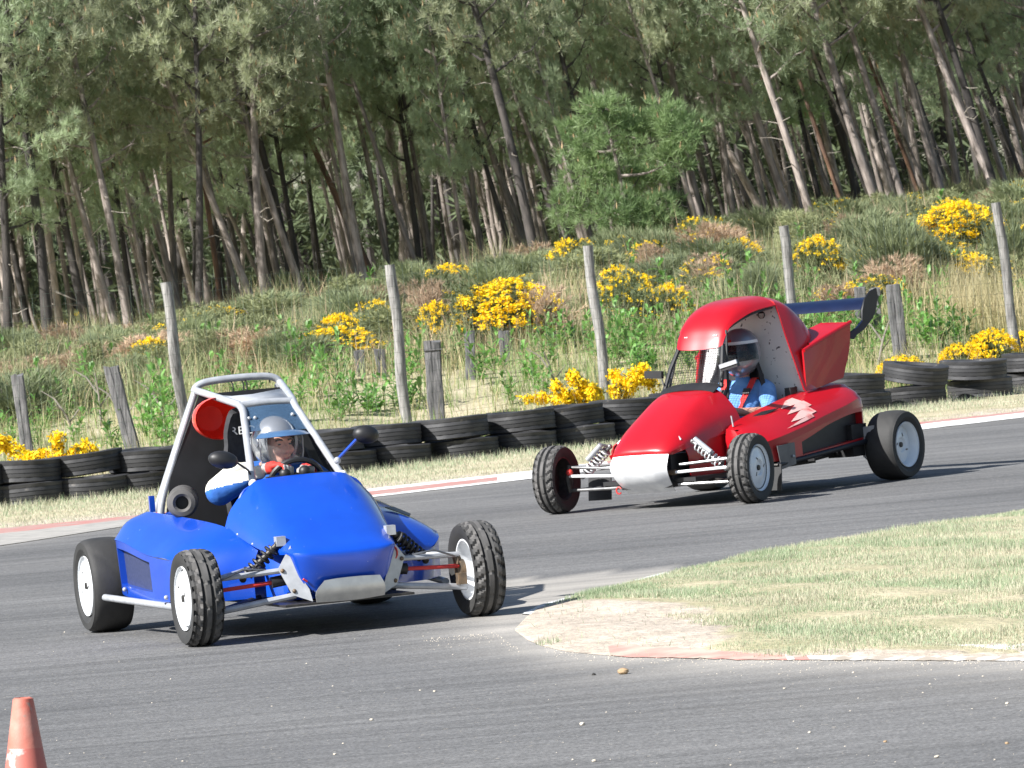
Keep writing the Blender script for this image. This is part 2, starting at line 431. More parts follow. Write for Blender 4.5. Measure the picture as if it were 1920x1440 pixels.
def hit(px, py, Y0=44.):
    d = ray(px, py); Y = Y0
    while Y < 140:
        p = np.array([0, 0, CH]) + d * (Y / d[1])
        if p[2] <= ground_z(p[0], Y): break
        Y += .1
    return p

# ------------------------------------------------------------------ ground, road, infield
def axis(lo, a, b, hi, fine, coarse):
    return np.unique(np.concatenate([np.linspace(lo, a, coarse), np.arange(a, b, fine), np.linspace(b, hi, coarse)]))
xs = axis(-400, -24, 24, 400, .6, 12); ys = axis(-60, 36, 140, 700, .6, 14)
GX, GY = np.meshgrid(xs, ys)
GZ = ground_z(GX, GY)
n, m_ = GX.shape[1], GX.shape[0]
idx = np.arange(n * m_).reshape(m_, n)
def quads(idx): return np.stack([idx[:-1, :-1], idx[:-1, 1:], idx[1:, 1:], idx[1:, :-1]], -1).reshape(-1, 4)
tt = (GY - wall_y(GX))
sandm = np.clip(.42 + .1 * np.sin(GX * 1.3 + GY), 0, 1) * (tt < 0) * np.exp(-((tt + 5.2) / 2.2) ** 2) * 1.3
sandm = np.where(tt > 2, .12, sandm)
g = obj('ground', fast_mesh('ground', np.stack([GX, GY, GZ], -1).reshape(-1, 3), quads(idx), M['ground'], smooth=True, attr={'sand': sandm.ravel()}))
tag(g, kind='structure')

EDGE_IN = np.array([(-40, 10), (-25, 26), (-14, 34), (-8, 38), (-4.14, 40.63), (-3.22, 42.4), (-1.13, 43.97), (.11, 44.9), (3.9, 48.7), (4.9, 49.5), (9, 53), (14, 58), (40, 90)])
EDGE_OUT = np.array([(-40, 14), (-25, 29.5), (-14, 37.5), (-8, 41), (-4.45, 43.55), (-3.3, 43.8), (-1.16, 45.38), (.12, 46.2), (4.01, 50.14), (5, 50.75), (9, 54.2), (14, 59.2), (40, 92)])
edge_in = lambda X: np.interp(X, EDGE_IN[:, 0], EDGE_IN[:, 1])
edge_out = lambda X: np.interp(X, EDGE_OUT[:, 0], EDGE_OUT[:, 1])
UP = np.array([(-.09, 25.85), (.01, 27.2), (.19, 27.73), (.77, 29.26), (1.29, 30.39), (1.99, 31.4), (3.19, 32.85), (5, 35), (9, 39), (16, 45)])
LO = np.array([(-.09, 25.7), (-.01, 24.7), (.14, 23.98), (.33, 23.5), (.7, 22.88), (1.14, 22.33), (1.57, 21.84), (2.01, 21.26), (4, 19.6), (9, 15.5), (16, 12)])
in_up = lambda X: np.interp(X, UP[:, 0], UP[:, 1]); in_lo = lambda X: np.interp(X, LO[:, 0], LO[:, 1])
rx = np.concatenate([np.linspace(-40, -6, 20), np.arange(-5.8, 6, .12), np.linspace(6.2, 40, 20)])
rv = np.linspace(0, 1, 160)
RX = np.repeat(rx[None], len(rv), 0); RY = -20 + (edge_in(RX) + 20) * (rv[:, None] ** .8)
ix = np.arange(RX.size).reshape(RX.shape)
du = in_lo(np.maximum(RX, -.09)) - RY
dx = np.maximum(-.09 - RX, 0)
dust = np.exp(-np.clip(du, 0, 9) / .9) * (RX > -.8) * (RY < 30) * np.exp(-dx / .25) * 1.1
dust += .55 * np.exp(-((RX - .05) / .35) ** 2 - ((RY - 25.5) / 1.6) ** 2)
dust += .3 * np.exp(-np.clip(edge_in(RX) - RY, 0, 9) / .5)
r_ = obj('road', fast_mesh('road', np.stack([RX, RY, np.full(RX.shape, .004)], -1).reshape(-1, 3), quads(ix), M['asphalt'], smooth=True, attr={'dust': np.clip(dust, 0, 1).ravel()}))
tag(r_, kind='structure')

# flush far kerb in three lanes, painted red and white in worn lengths
kx = np.concatenate([np.linspace(-30, -6, 14), np.arange(-5.6, 6.6, .2), np.linspace(7, 30, 14)])
kb = MB()
def lane_mat(x, k):
    if x < -3.0: return 1 if k == 2 else 0
    if x < -1.3: return 1 if k >= 1 else 0
    if x < -.25: return (2, 1, 2)[k]
    if x < .9: return (2, 2, 2)[k]
    return (2, 2, 1)[k]
for i in range(len(kx) - 1):
    a, b = kx[i], kx[i + 1]
    for k, (u0, u1) in enumerate(((0, .22), (.22, .7), (.7, 1))):
        p = lambda X, u: (X, edge_in(X) + (edge_out(X) - edge_in(X)) * u - .02, .009 + .02 * u)
        kb.add([p(a, u0), p(b, u0), p(b, u1), p(a, u1)], [(0, 1, 2, 3)], lane_mat((a + b) / 2, k))
tag(kb.build('kerb', [M['kerb'], M['kerbred'], M['kerbwhite']], smooth=False), kind='structure')

# infield island: sandy tip, mown grass behind
fx = np.concatenate([np.arange(-.09, 5, .06), np.linspace(5, 16, 24)]); fv = np.linspace(0, 1, 60)
FX = np.repeat(fx[None], len(fv), 0); FL, FU = in_lo(FX), in_up(FX); FY = FL + (FU - FL) * fv[:, None]
edge_d = np.minimum(np.minimum(FY - FL, FU - FY), (FX + .09) * 2)
FZ = .0058 + .034 * (1 - np.exp(-np.clip(edge_d, 0, None) / .5)) + .008 * np.sin(FX * 7 + FY * 3)* np.clip(edge_d*3,0,1)
def sand_mask(X, Y):
    s = np.interp(Y, [22, 23.5, 24.6, 26, 27.1, 28.2, 29.5], [.5, .85, .92, .78, .35, -.2, -.6])    # X up to which the sand reaches
    lo = np.clip(1 - (Y - in_lo(X)) / .55, 0, 1)
    return np.clip(np.maximum((s - X) * 2.2 + .5, lo * .9), 0, 1)
fi = np.arange(FX.size).reshape(FX.shape)
inf = obj('infield', fast_mesh('infield', np.stack([FX, FY, FZ], -1).reshape(-1, 3), quads(fi), M['ground'], smooth=True, attr={'sand': sand_mask(FX, FY).ravel()}))
tag(inf, kind='structure')
def infield_z(X, Y):
    e = np.minimum(np.minimum(Y - in_lo(X), in_up(X) - Y), (X + .09) * 2)
    return .0058 + .034 * (1 - np.exp(-np.clip(e, 0, None) / .5))
pb = MB()
px_ = np.arange(.34, 6, .03)
jit = np.random.default_rng(3).normal(0, .018, (len(px_), 2)); wob = lambda x, k: .03 * math.sin(x * 3 + k) + .015 * math.sin(x * 11 + k * 2)
for i, (a, b) in enumerate(zip(px_[:-1], px_[1:])):
    q = lambda X, o: (X, float(in_lo(X)) - .06 + o, .0078 + .03 * max(0, o - .02))
    o0 = [jit[i + d, 0] + wob((a, b)[d], 0) for d in (0, 1)]; o1 = [(.52 if a < 1.2 else .62) + jit[i + d, 1] * 1.6 + wob((a, b)[d], 2) for d in (0, 1)]
    pb.add([q(a, o0[0]), q(b, o0[1]), q(b, o1[1]), q(a, o1[0])], [(0, 1, 2, 3)], 0 if a < 1.12 + .1 * math.sin(i * 1.7) else 1)
M['paintred'] = mat('faded_red_ground_paint', (.50, .24, .20), (.47, .38, .31), rough=.9, scale=5, ramp=(.36, .60), detail=8)
M['paintwhite'] = mat('flaking_white_ground_paint', (.70, .69, .67), (.36, .31, .25), rough=.9, scale=7, ramp=(.46, .56), detail=8)
tag(pb.build('ground_paint', [M['paintred'], M['paintwhite']], smooth=False), kind='structure')
eb = MB()
ep = [(x, float(in_up(x))) for x in np.linspace(-.02, .80, 9)]
eb.grid([[(x - .03, y + .10, .004), (x - .03, y + .10, .010), (x + .02, y - .06, .012), (x + .02, y - .06, .004)] for x, y in ep])
tag(eb.build('edging_kerb', M['kerbwhite']), kind='structure')

def blades(P, L, W, lean, rng, seg=1):
    """P: (N,3) roots -> one triangle per blade (seg=1) or a bent blade of three (seg=2)"""
    N = len(P); a = rng.uniform(0, 2 * np.pi, N); wv = np.stack([np.cos(a), np.sin(a), np.zeros(N)], -1) * (W * .5)[:, None]
    b = rng.uniform(0, 2 * np.pi, N); ln = np.abs(rng.normal(0, lean, N))
    d = np.stack([np.cos(b) * ln, np.sin(b) * ln, np.ones(N)], -1); d /= np.linalg.norm(d, axis=1)[:, None]
    if seg == 1:
        V = np.stack([P - wv, P + wv, P + d * L[:, None]], 1).reshape(-1, 3); F = np.arange(3 * N).reshape(-1, 3)
    else:
        mid = P + d * (L * .55)[:, None]; d2 = d.copy(); d2[:, :2] *= 2.6; d2 /= np.linalg.norm(d2, axis=1)[:, None]
        tip = mid + d2 * (L * .5)[:, None]
        V = np.stack([P - wv, P + wv, mid - wv * .8, mid + wv * .8, tip], 1).reshape(-1, 3)
        o = (np.arange(N) * 5)[:, None]
        F = np.concatenate([o + [0, 1, 3], o + [0, 3, 2], o + [2, 3, 4]], 1).reshape(-1, 3)
    return V, F
def fbm(X, Y, s, seed):
    r = np.random.default_rng(seed); out = 0
    for k in range(5):
        a, b, c, d = r.uniform(-1, 1, 2).tolist() + r.uniform(0, 6.28, 2).tolist(); f = s * 1.7 ** k
        out = out + np.sin(f * (X * math.cos(a * 3) + Y * math.sin(a * 3)) + c) * np.sin(f * (X * math.sin(b * 3) - Y * math.cos(b * 3)) + d) / 1.4 ** k
    return out
# infield lawn blades
N = 300000
X = RNG.uniform(.0, 5.2, N); X = np.where(RNG.random(N) < .55, RNG.uniform(0, 3.6, N), X); Y = in_lo(X) + (in_up(X) - in_lo(X)) * RNG.random(N)
sm = sand_mask(X, Y) + .28 * fbm(X, Y, 4, 3); k = RNG.random(N) > np.clip(sm * 2.0 - .22, 0, 1) * .995
X, Y = X[k], Y[k]; P = np.stack([X, Y, infield_z(X, Y) - .004], -1)
pt = fbm(X, Y, 1.6, 5); dry = RNG.random(len(X)) < np.clip(.5 - pt * .3, .12, .88)
L = RNG.uniform(.012, .034, len(X)) * np.clip(1 + .45 * fbm(X, Y, 3, 8), .45, 2.0)
V, F = blades(P, L, RNG.uniform(.003, .006, len(X)), .5, RNG)
tag(obj('lawn_grass', fast_mesh('lawn_grass', V, F, [M['lawn'], M['lawndry']], mi=dry.astype(int))), 'short pale green and straw grass on the infield', 'grass', kind='stuff')
# dry mown verge between the kerb and the tyre wall
N = 120000
X = RNG.uniform(-6.2, 7.5, N); lo = edge_out(X) - .03; Y = lo + (wall_y(X) + 1.0 - lo) * RNG.random(N)
gm = np.clip(.15 + .35 * fbm(X, Y, .9, 12) + .5 * ((Y - lo) / (wall_y(X) - lo)), .12, 1); k = RNG.random(N) < gm
X, Y = X[k], Y[k]; P = np.stack([X, Y, np.maximum(ground_z(X, Y), .0)], -1)
nearw = np.clip((Y - edge_out(X)) / (wall_y(X) - edge_out(X)), 0, 1)
dry = RNG.random(len(X)) < np.clip(.85 - .35 * nearw - .12 * fbm(X, Y, 1.3, 14), .2, .95)
L = RNG.uniform(.012, .04, len(X)) * (1 + nearw ** 6 * 2.0)
V, F = blades(P, L, RNG.uniform(.005, .009, len(X)), .5, RNG)
tag(obj('verge_grass', fast_mesh('verge_grass', V, F, [M['lawn'], M['lawndry']], mi=dry.astype(int))), 'dry mown grass strip in front of the tyre wall', 'grass', kind='stuff')

# ------------------------------------------------------------------ wheels
def tyre_mesh(r, w, rr, tread):
    N = 144 if tread == 'block' else 72
    h = w / 2
    prof = [(rr - .012, -h * .66, 0), (rr + .004, -h * .80, 0), (rr + (r - rr) * .45, -h * 1.0, 0), (rr + (r - rr) * .8, -h * 1.0, 0), (r - .016, -h * .93, 1)]
    ncol = 13
    for i in range(ncol):
        u = -1 + 2 * i / (ncol - 1); prof.append((r - .010 * abs(u) ** 3, u * h * .86, 2 + i))
    prof += [(r - .016, h * .93, 1), (rr + (r - rr) * .8, h * 1.0, 0), (rr + (r - rr) * .45, h * 1.0, 0), (rr + .004, h * .80, 0), (rr - .012, h * .66, 0)]
    V = []; mi_rows = []
    for rad, y, c in prof:
        for k in range(N):
            q = rad
            if tread == 'block' and c >= 1:
                i = c - 2; u = abs(i - 6) if c > 1 else 7
                ph = (k + (0 if c == 1 else int(u * 1.0))) % 6
                if c > 1 and i in (4, 8): q -= .014
                elif u >= 4 and ph in (0, 1): q -= .014
                elif 0 < u < 4 and (k + int(u * 2)) % 12 in (0,): q -= .008
            elif tread == 'slick' and c >= 2:
                i = c - 2
                if (k + i) % 12 == 0: q -= .0035
            a = 2 * math.pi * k / N
            V.append((q * math.cos(a), y, q * math.sin(a)))
    F = []; Mi = []
    for j in range(len(prof) - 1):
        for k in range(N):
            F.append((j * N + (k + 1) % N, j * N + k, (j + 1) * N + k, (j + 1) * N + (k + 1) % N))
            Mi.append(1 if (tread == 'block' and 5 <= j <= 15 and prof[j][2] not in (6, 10) and prof[j + 1][2] not in (6, 10)) else 0)
    mb = MB(); mb.v = V; mb.f = F; mb.m = Mi
    return mb.mesh('tyre', [M['tyre'], M['tyreworn']], angle=25)

def rim_mesh(rr, w, m, dish, back_m=None):
    """axis along y, outer face at +y; dish = how deep the face sits"""
    h = w / 2; mb = MB(); yf = h * .94
    prof = [(rr + .006, yf), (rr + .008, yf - .008), (rr - .004, yf - .016), (rr - .014, yf - .03), (rr - .018, yf - dish),
            (rr - .05, yf - dish + .004), (.085, yf - dish + .018), (.06, yf - dish + .018), (.045, yf - dish + .004), (0.001, yf - dish + .004)]
    mb.lathe(prof, 'y', n=40)
    back = [(rr - .03, yf - dish - .008), (rr - .02, yf - dish - .02), (rr - .012, -h * .5), (rr + .006, -h * .74), (rr + .01, -h * .78), (rr - .006, -h * .78), (rr - .02, -h * .5), (rr - .03, yf - dish - .012), (.03, yf - dish - .01)]
    mb.lathe(back[::1], 'y', n=40, mi=2)
    mb.lathe([(.020, yf - dish + .004), (.019, yf - dish + .016), (.001, yf - dish + .017)], 'y', n=14, mi=1)
    for a in (.5, 2.2, 4.1):
        mb.box((.075 * math.cos(a), yf - dish + .0165, .075 * math.sin(a)), (.028, .006, .010), 1, rot=Matrix.Rotation(-a + .6, 3, 'Y'))
    return mb.mesh('wheel', [m, M['darkmetal'], back_m or m])

_wc = {}
def wheel(parent, c, r, w, rr, side, tread, m, steer=0, camber=0, dish=.03, spin=0.):
    key = (r, w, rr, tread, m.name, dish)
    if key not in _wc: _wc[key] = (tyre_mesh(r, w, rr, tread), rim_mesh(rr, w, m, dish, M['darkmetal'] if m.name.startswith('pale_grey') else None))
    t, q = _wc[key]
    o = obj('wheel', q, parent, c)
    o.rotation_mode = 'YXZ'
    o.matrix_local = Matrix.Translation(c) @ Matrix.Rotation(steer, 4, 'Z') @ Matrix.Rotation(camber, 4, 'X') @ Matrix.Rotation(0 if side > 0 else math.pi, 4, 'Z') @ Matrix.Rotation(spin, 4, 'Y')
    obj('tyre', t, o)
    return o

def shock(parent, a, b, spring_m, body_m, r=.03, turns=7, reservoir=None):
    a, b = Vector(a), Vector(b); mb = MB()
    mb.tube([a, a.lerp(b, .55)], .017, 10); mb.tube([a.lerp(b, .5), b], .009, 8)
    for p in (a, b): mb.ball(p, .02, nu=8, nv=6)
    mb.tube([a.lerp(b, .12), a.lerp(b, .15)], .032, 12); mb.tube([a.lerp(b, .84), a.lerp(b, .87)], .032, 12)
    if reservoir is not None:
        q = Vector(reservoir); mb.tube([a + q, a.lerp(b, .5) + q], .02, 10, mi=1); mb.tube([a, a + q], .01, 6)
    o = mb.build('shock_absorber', [body_m, M['silver']], parent)
    d = b - a; x = d.orthogonal().normalized(); y = d.normalized().cross(x)
    pts = []
    for k in range(turns * 10 + 1):
        t = k / (turns * 10); an = t * turns * 2 * math.pi
        pts.append(a + d * (.14 + .71 * t) + (x * math.cos(an) + y * math.sin(an)) * r)
    MB().tube(pts, .0065 if spring_m is M['springwhite'] else .0075, 6).build('spring', spring_m, o)
    return o

def arm(parent, pts, r, m, name='suspension_arm', n=8):
    return MB().tube(pts, r, n).build(name, m, parent)

def wire_net(name, quad, nu, nv, r, m, parent, bulge=(0, 0, 0)):
    A, B, C, D = [Vector(p) for p in quad]; mb = MB(); bl = Vector(bulge)
    def P(u, v): return A * (1 - u) * (1 - v) + B * u * (1 - v) + C * u * v + D * (1 - u) * v + bl * (4 * u * (1 - u) * 4 * v * (1 - v)) * .25
    for i in range(nu + 1): mb.tube([P(i / nu, v / 4) for v in range(5)], r, 3, cap=False)
    for j in range(nv + 1): mb.tube([P(u / 4, j / nv) for u in range(5)], r, 3, cap=False)
    return tag(mb.build(name, m, parent, weld=False), kind='stuff')

def framed_side(rows_outer, rows_inner, depth):
    """ring of quads between an outer and an inner outline plus the reveal going in by depth"""
    mb = MB(); n = len(rows_outer); d = Vector(depth)
    for i in range(n):
        j = (i + 1) % n
        mb.add([rows_outer[i], rows_outer[j], rows_inner[j], rows_inner[i]], [(0, 1, 2, 3)])
        a, b = Vector(rows_inner[i]), Vector(rows_inner[j])
        mb.add([a, b, b + d, a + d], [(0, 1, 2, 3)])
    return mb

# ------------------------------------------------------------------ blue buggy
BX, BY, BYAW = -0.994843, 26.860696, .3194665
RX0, RY0, RYAW = 0.961094, 37.438222, -.597830
def sy(s, pts): return [(x, y * s, z) for x, y, z in pts]

def blue_buggy():
    c = thing('race_buggy', 'blue single seat race buggy with open silver roll cage, front wheels nearest the infield', 'race buggy',
              (BX, BY, .004), BYAW - math.pi / 2)
    # hood
    rows = [
        [(.155, 0, .235), (.155, .08, .235), (.152, .15, .235), (.142, .195, .24), (.13, .212, .25)],
        [(.186, 0, .31), (.186, .1, .31), (.178, .18, .315), (.153, .232, .325), (.13, .245, .33)],
        [(.200, 0, .398), (.200, .12, .40), (.192, .21, .408), (.165, .262, .418), (.13, .276, .42)],
        [(.186, 0, .432), (.186, .125, .433), (.176, .216, .437), (.14, .272, .438), (.09, .289, .43)],
        [(.10, 0, .480), (.10, .13, .480), (.09, .23, .475), (.05, .294, .455), (.02, .31, .43)],
        [(-.06, 0, .565), (-.06, .14, .562), (-.06, .25, .542), (-.07, .322, .49), (-.08, .338, .44)],
        [(-.25, 0, .665), (-.25, .16, .660), (-.25, .268, .632), (-.25, .35, .55), (-.25, .368, .475)],
        [(-.42, 0, .748), (-.42, .18, .742), (-.42, .278, .712), (-.42, .375, .61), (-.42, .40, .525)],
        [(-.56, 0, .808), (-.56, .2, .803), (-.56, .272, .778), (-.56, .385, .665), (-.56, .432, .555)],
    ]
    hood = shell('hood', [patch(mirror_rows(rows), 4, 3)], -.008, M['blue'], c)
    MB().tube(spline([(.10, .17, .483), (-.06, .19, .560), (-.25, .205, .656), (-.42, .215, .74), (-.54, .215, .798)], 4), .003, 5).build('seam', M['darkblue'], hood)
    for s in (-1, 1):
        for x, y, z in ((-.08, .345, .452), (-.25, .374, .487), (-.42, .405, .537), (-.53, .43, .565)):
            MB().ball((x, y * s, z), .007, nu=6, nv=4).build('rivet', M['silver'], hood)
    MB().tube(spline([(-.555, -.36, .69), (-.56, -.275, .778), (-.562, 0, .808), (-.56, .275, .778), (-.555, .36, .69)], 4), .007, 6).build('hood_edge', M['blue'], hood)
    # tiny chipped corner on the nose
    MB().plate([(.166, .108, .442), (.176, .14, .436), (.186, .138, .41), (.18, .112, .425)], (.006, 0, .003)).build('paint_chip', M['greyplate'], hood)
    MB().tube([(.17, -.235, .300), (.168, -.215, .285)], .006, 6).build('bolt', M['redrod'], hood)
    # central tub
    tb = MB()
    secs = [(.10, .17, .19, .40), (-.25, .30, .17, .47), (-.60, .40, .165, .52), (-1.2, .44, .165, .5), (-1.7, .40, .2, .5)]
    tb.grid([[(x, -w, zt), (x, -w, zb + .03), (x, -w + .04, zb), (x, w - .04, zb), (x, w, zb + .03), (x, w, zt)] for x, w, zb, zt in secs])
    me = tb.mesh('chassis_tub', M['blue']); b = bmesh.new(); b.from_mesh(me)
    bmesh.ops.solidify(b, geom=b.faces[:], thickness=.01); b.to_mesh(me); b.free()
    obj('chassis_tub', me, c)
    fb = MB(); fb.box((-.55, 0, .168), (1.5, .70, .012)); fb.build('floor_plate', M['darkmetal'], c)
    # side pods
    for s in (-1, 1):
        sec = [
            [(-.30, .33, .45), (-.29, .355, .40), (-.28, .375, .33), (-.28, .375, .20)],
            [(-.40, .38, .515), (-.375, .50, .455), (-.36, .62, .36), (-.36, .60, .20)],
            [(-.58, .44, .575), (-.56, .59, .515), (-.53, .735, .425), (-.54, .725, .205)],
            [(-.95, .50, .612), (-.95, .645, .555), (-.95, .765, .445), (-.95, .755, .20)],
            [(-1.38, .555, .638), (-1.38, .68, .59), (-1.38, .775, .50), (-1.38, .76, .205)],
            [(-1.62, .58, .648), (-1.62, .69, .605), (-1.62, .77, .515), (-1.62, .755, .215)],
            [(-1.70, .57, .630), (-1.71, .68, .585), (-1.715, .745, .50), (-1.71, .735, .235)],
        ]
        top = [sy(s, r[:3]) for r in sec]
        g = patch(top, 4, 4)
        grids = [g]
        # front cap and rear cap
        side_f = [sy(s, [r[2], r[3]]) for r in sec[:3]]
        grids.append(patch(side_f, 4, 1))
        rear = [sy(s, [(-1.71, .44, .6), (-1.71, .44, .25)])] + [sy(s, [r[2], r[3]]) for r in (sec[6],)]
        grids.append([[p for p in q] for q in [sy(s, [sec[6][0], (-1.705, .57, .25)]), sy(s, [sec[6][1], (-1.71, .67, .24)]), sy(s, [sec[6][2], sec[6][3]])]])
        pod = shell('side_pod', grids, -.008 , M['blue'], c)
        # outer face: a frame round the recessed dark mesh window
        so_ = [np.array(p) for p in spline([r[2] for r in sec[2:]], 4)]; lo_ = [np.array(p) for p in spline([r[3] for r in sec[2:]], 4)]
        fb = MB()
        up = sy(s, so_); dn = sy(s, lo_); nn = len(up)
        ins_u = []; ins_d = []
        for k in range(nn):
            a, d = Vector(up[k]), Vector(dn[k])
            x = a.x
            ins_u.append(a.lerp(d, .14)); ins_d.append(a.lerp(d, .80))
        i0, i1 = 4, 12
        for k in range(nn - 1):
            fb.add([up[k], up[k + 1], ins_u[k + 1], ins_u[k]], [(0, 1, 2, 3)])
            fb.add([ins_d[k], ins_d[k + 1], dn[k + 1], dn[k]], [(0, 1, 2, 3)])
            if k < i0 or k >= i1: fb.add([ins_u[k], ins_u[k + 1], ins_d[k + 1], ins_d[k]], [(0, 1, 2, 3)])
            else:
                d = Vector((0, -s * .035, 0))
                fb.add([ins_u[k], ins_u[k + 1], ins_u[k + 1] + d, ins_u[k] + d], [(0, 1, 2, 3)])
                fb.add([ins_d[k], ins_d[k + 1], ins_d[k + 1] + d, ins_d[k] + d], [(0, 1, 2, 3)])
        for k in (i0, i1):
            d = Vector((0, -s * .035, 0)); fb.add([ins_u[k], ins_d[k], ins_d[k] + d, ins_u[k] + d], [(0, 1, 2, 3)])
        fb.build('pod_side', M['blue'], pod)
        wb = MB(); d = Vector((0, -s * .034, 0))
        wb.grid([[ins_u[k] + d, ins_d[k] + d] for k in range(i0, i1 + 1)])
        wb.build('mesh_panel', M['darkblue'], pod)
        if s > 0:
            MB().plate(sy(s, [(-.60, .47, .592), (-.585, .60, .532), (-.66, .63, .540), (-.70, .55, .585)]), (0, 0, .004)).build('vent', M['carbon'], pod)
        for q in ((-.66, .76, .23), (-1.5, .775, .25)): MB().ball((q[0], q[1] * s, q[2]), .013, nu=8, nv=5).build('bolt', M['silver'], pod)
        MB().tube(sy(s, [(-.42, .72, .175), (-1.72, .835, .205)]), .019, 10).build('nerf_bar', M['silver'], c)
        for x in (-.7, -1.5): arm(c, sy(s, [(x, .42, .19), (x, .76, .19)]), .012, M['darkmetal'], 'bar_bracket')
    # skid plate and gussets of the nose
    sp = MB()
    pl = patch([[(.205, -.185, .175), (.205, -.06, .170), (.205, .06, .170), (.205, .185, .178)], [(.222, -.187, .23), (.224, -.06, .228), (.224, .06, .228), (.222, .187, .23)],
                [(.215, -.135, .283), (.217, -.06, .288), (.217, .06, .288), (.215, .165, .283)]], 3, 4)
    shell('skid_plate', [pl], -.005, M['alu'], c)
    for s in (-1, 1):
        poly = [(.10, .268, .475), (.10, .345, .36), (.12, .285, .22), (.16, .19, .178), (.165, .205, .245), (.13, .247, .33), (.12, .265, .41)]
        gp = MB().plate(sy(s, poly), (-.006, 0, 0)).build('gusset_plate', M['silver'], c)
        for q in ((.108, .325, .35), (.125, .275, .24)): MB().ball((q[0], q[1] * s, q[2]), .012, nu=8, nv=5).build('bolt', M['rust'], gp)
    pts = [(.113, .282 + .02 * math.cos(a), .385 + .032 * math.sin(a)) for a in np.linspace(2.4, -2.2, 9)]
    MB().tube(pts, .005, 5).build('hook_mark', M['redrod'], c)
    # front suspension
    for s in (-1, 1):
        arm(c, sy(s, [(.07, .30, .35), (.0, .67, .335)]), .015, M['silver'])
        arm(c, sy(s, [(-.28, .34, .37), (-.02, .65, .335)]), .013, M['silver'])
        arm(c, sy(s, [(.09, .26, .215), (.0, .70, .16)]), .017, M['silver'])
        arm(c, sy(s, [(-.33, .34, .2), (-.03, .68, .16)]), .014, M['darkmetal'])
        arm(c, sy(s, [(.03, .36, .29), (.02, .66, .275)]), .011, M['redrod'], 'steering_rod')
        arm(c, sy(s, [(.03, .27, .30), (.03, .37, .29)]), .030, M['black'], 'rubber_boot', 12)
        up = MB(); up.tube(sy(s, [(-.01, .665, .15), (.0, .675, .25), (-.01, .655, .345)]), [.022, .03, .02], 8)
        up.lathe([(.06, .66), (.06, .69), (.001, .69)], 'y', c=(0, 0, .25) if s > 0 else (0, -1.35, .25), n=16)
        up.box((.05, .66 * s, .21), (.05, .045, .06)); up.build('hub_carrier', M['rust'], c)
        arm(c, sy(s, [(.05, .40, .36), (.06, .52, .375), (.03, .64, .33)]), .006, M['steel'], 'brake_hose', 6)
        shock(c, sy(s, [(.02, .315, .485)])[0], sy(s, [(-.04, .50, .32)])[0], M['black'], M['darkmetal'], r=.034, turns=6)
        br = MB(); br.box((.02, .30 * s, .50), (.05, .05, .05)); br.build('shock_bracket', M['silver'], c)
    # wheels
    for s in (-1, 1):
        wheel(c, (0, .765 * s, .2525), .2525, .165, .160, s, 'block', M['rimwhite'], camber=s * R(.8), dish=.014, spin=.5 if s > 0 else 1.3)
        wheel(c, (-2.015, .765 * s, .262), .262, .225, .160, s, 'slick', M['rimwhite'], dish=.016, spin=.9)
    # rear end
    e = MB(); e.box((-1.93, 0, .40), (.42, .50, .34)); e.box((-1.85, .12, .60), (.25, .18, .12)); e.lathe([(.10, -.2), (.10, .2)], 'y', c=(-2.05, 0, .3), n=16)
    e.build('engine', M['darkmetal'], c)
    for s in (-1, 1):
        arm(c, sy(s, [(-1.5, .40, .25), (-2.0, .62, .26)]), .02, M['darkmetal'], 'trailing_arm'); arm(c, sy(s, [(-2.015, .1, .262), (-2.015, .66, .262)]), .016, M['darkmetal'], 'drive_shaft')
    # roll cage, every tube of it
    T = .0205
    def tube(pts, m='silver', r=T, n=4): return MB().tube(spline(pts, n), r, 10)
    cage = []
    for s in (-1, 1):
        cage.append(tube(sy(s, [(-.60, .248, .785), (-.72, .221, .888), (-.99, .158, 1.13), (-1.035, .148, 1.168), (-1.085, .150, 1.198), (-1.15, .162, 1.214), (-1.60, .238, 1.288), (-1.66, .245, 1.294)])))
        cage.append(tube(sy(s, [(-1.655, .235, 1.298), (-1.64, .30, 1.16), (-1.60, .42, .90), (-1.57, .50, .72), (-1.56, .53, .58)])))
        cage.append(tube(sy(s, [(-1.67, .238, 1.285), (-1.82, .33, .99), (-1.98, .42, .68), (-2.02, .44, .6)])))
    cage.append(tube([(-1.655, -.25, 1.285), (-1.66, -.225, 1.316), (-1.66, -.16, 1.335), (-1.66, 0, 1.342), (-1.66, .16, 1.337), (-1.66, .225, 1.32), (-1.655, .25, 1.29)]))
    cage.append(tube([(-1.085, -.15, 1.198), (-1.085, 0, 1.204), (-1.085, .15, 1.198)]))
    for cb in cage: cb.build('cage_tube', M['silver'], c)
    for s in (-1, 1): MB().ball((-.59, .25 * s, .79), .024, nu=10, nv=7).build('cage_foot', M['white'], c)
    rp = MB(); rp.grid([[(-1.10, y * .145, 1.208 + .004) for y in (-1, 0, 1)], [(-1.36, y * .19, 1.250) for y in (-1, 0, 1)], [(-1.46, y * .20, 1.265 - .03 * (1 - abs(y))) for y in (-1, 0, 1)]])
    me = rp.mesh('roof_panel', M['silver']); b = bmesh.new(); b.from_mesh(me); bmesh.ops.solidify(b, geom=b.faces[:], thickness=.006); b.to_mesh(me); b.free(); obj('roof_panel', me, c)
    for y in (-.03, .03, .05): MB().tube(spline([(-1.66, y, 1.325), (-1.63, y, 1.30), (-1.62, y - .01, 1.24)], 3), .004, 5).build('cable', M['black'], c)
    MB().tube([(-1.66, .19, 1.358), (-1.66, .19, 1.298)], .0045, 5).build('cable_tie', M['black'], c)
    # black panel behind the driver
    bp_ = [(-1.60, -.235, 1.27), (-1.575, -.33, 1.08), (-1.555, -.45, .83), (-1.54, -.54, .40), (-1.54, .54, .40), (-1.555, .45, .83), (-1.575, .33, 1.08), (-1.60, .235, 1.27)]
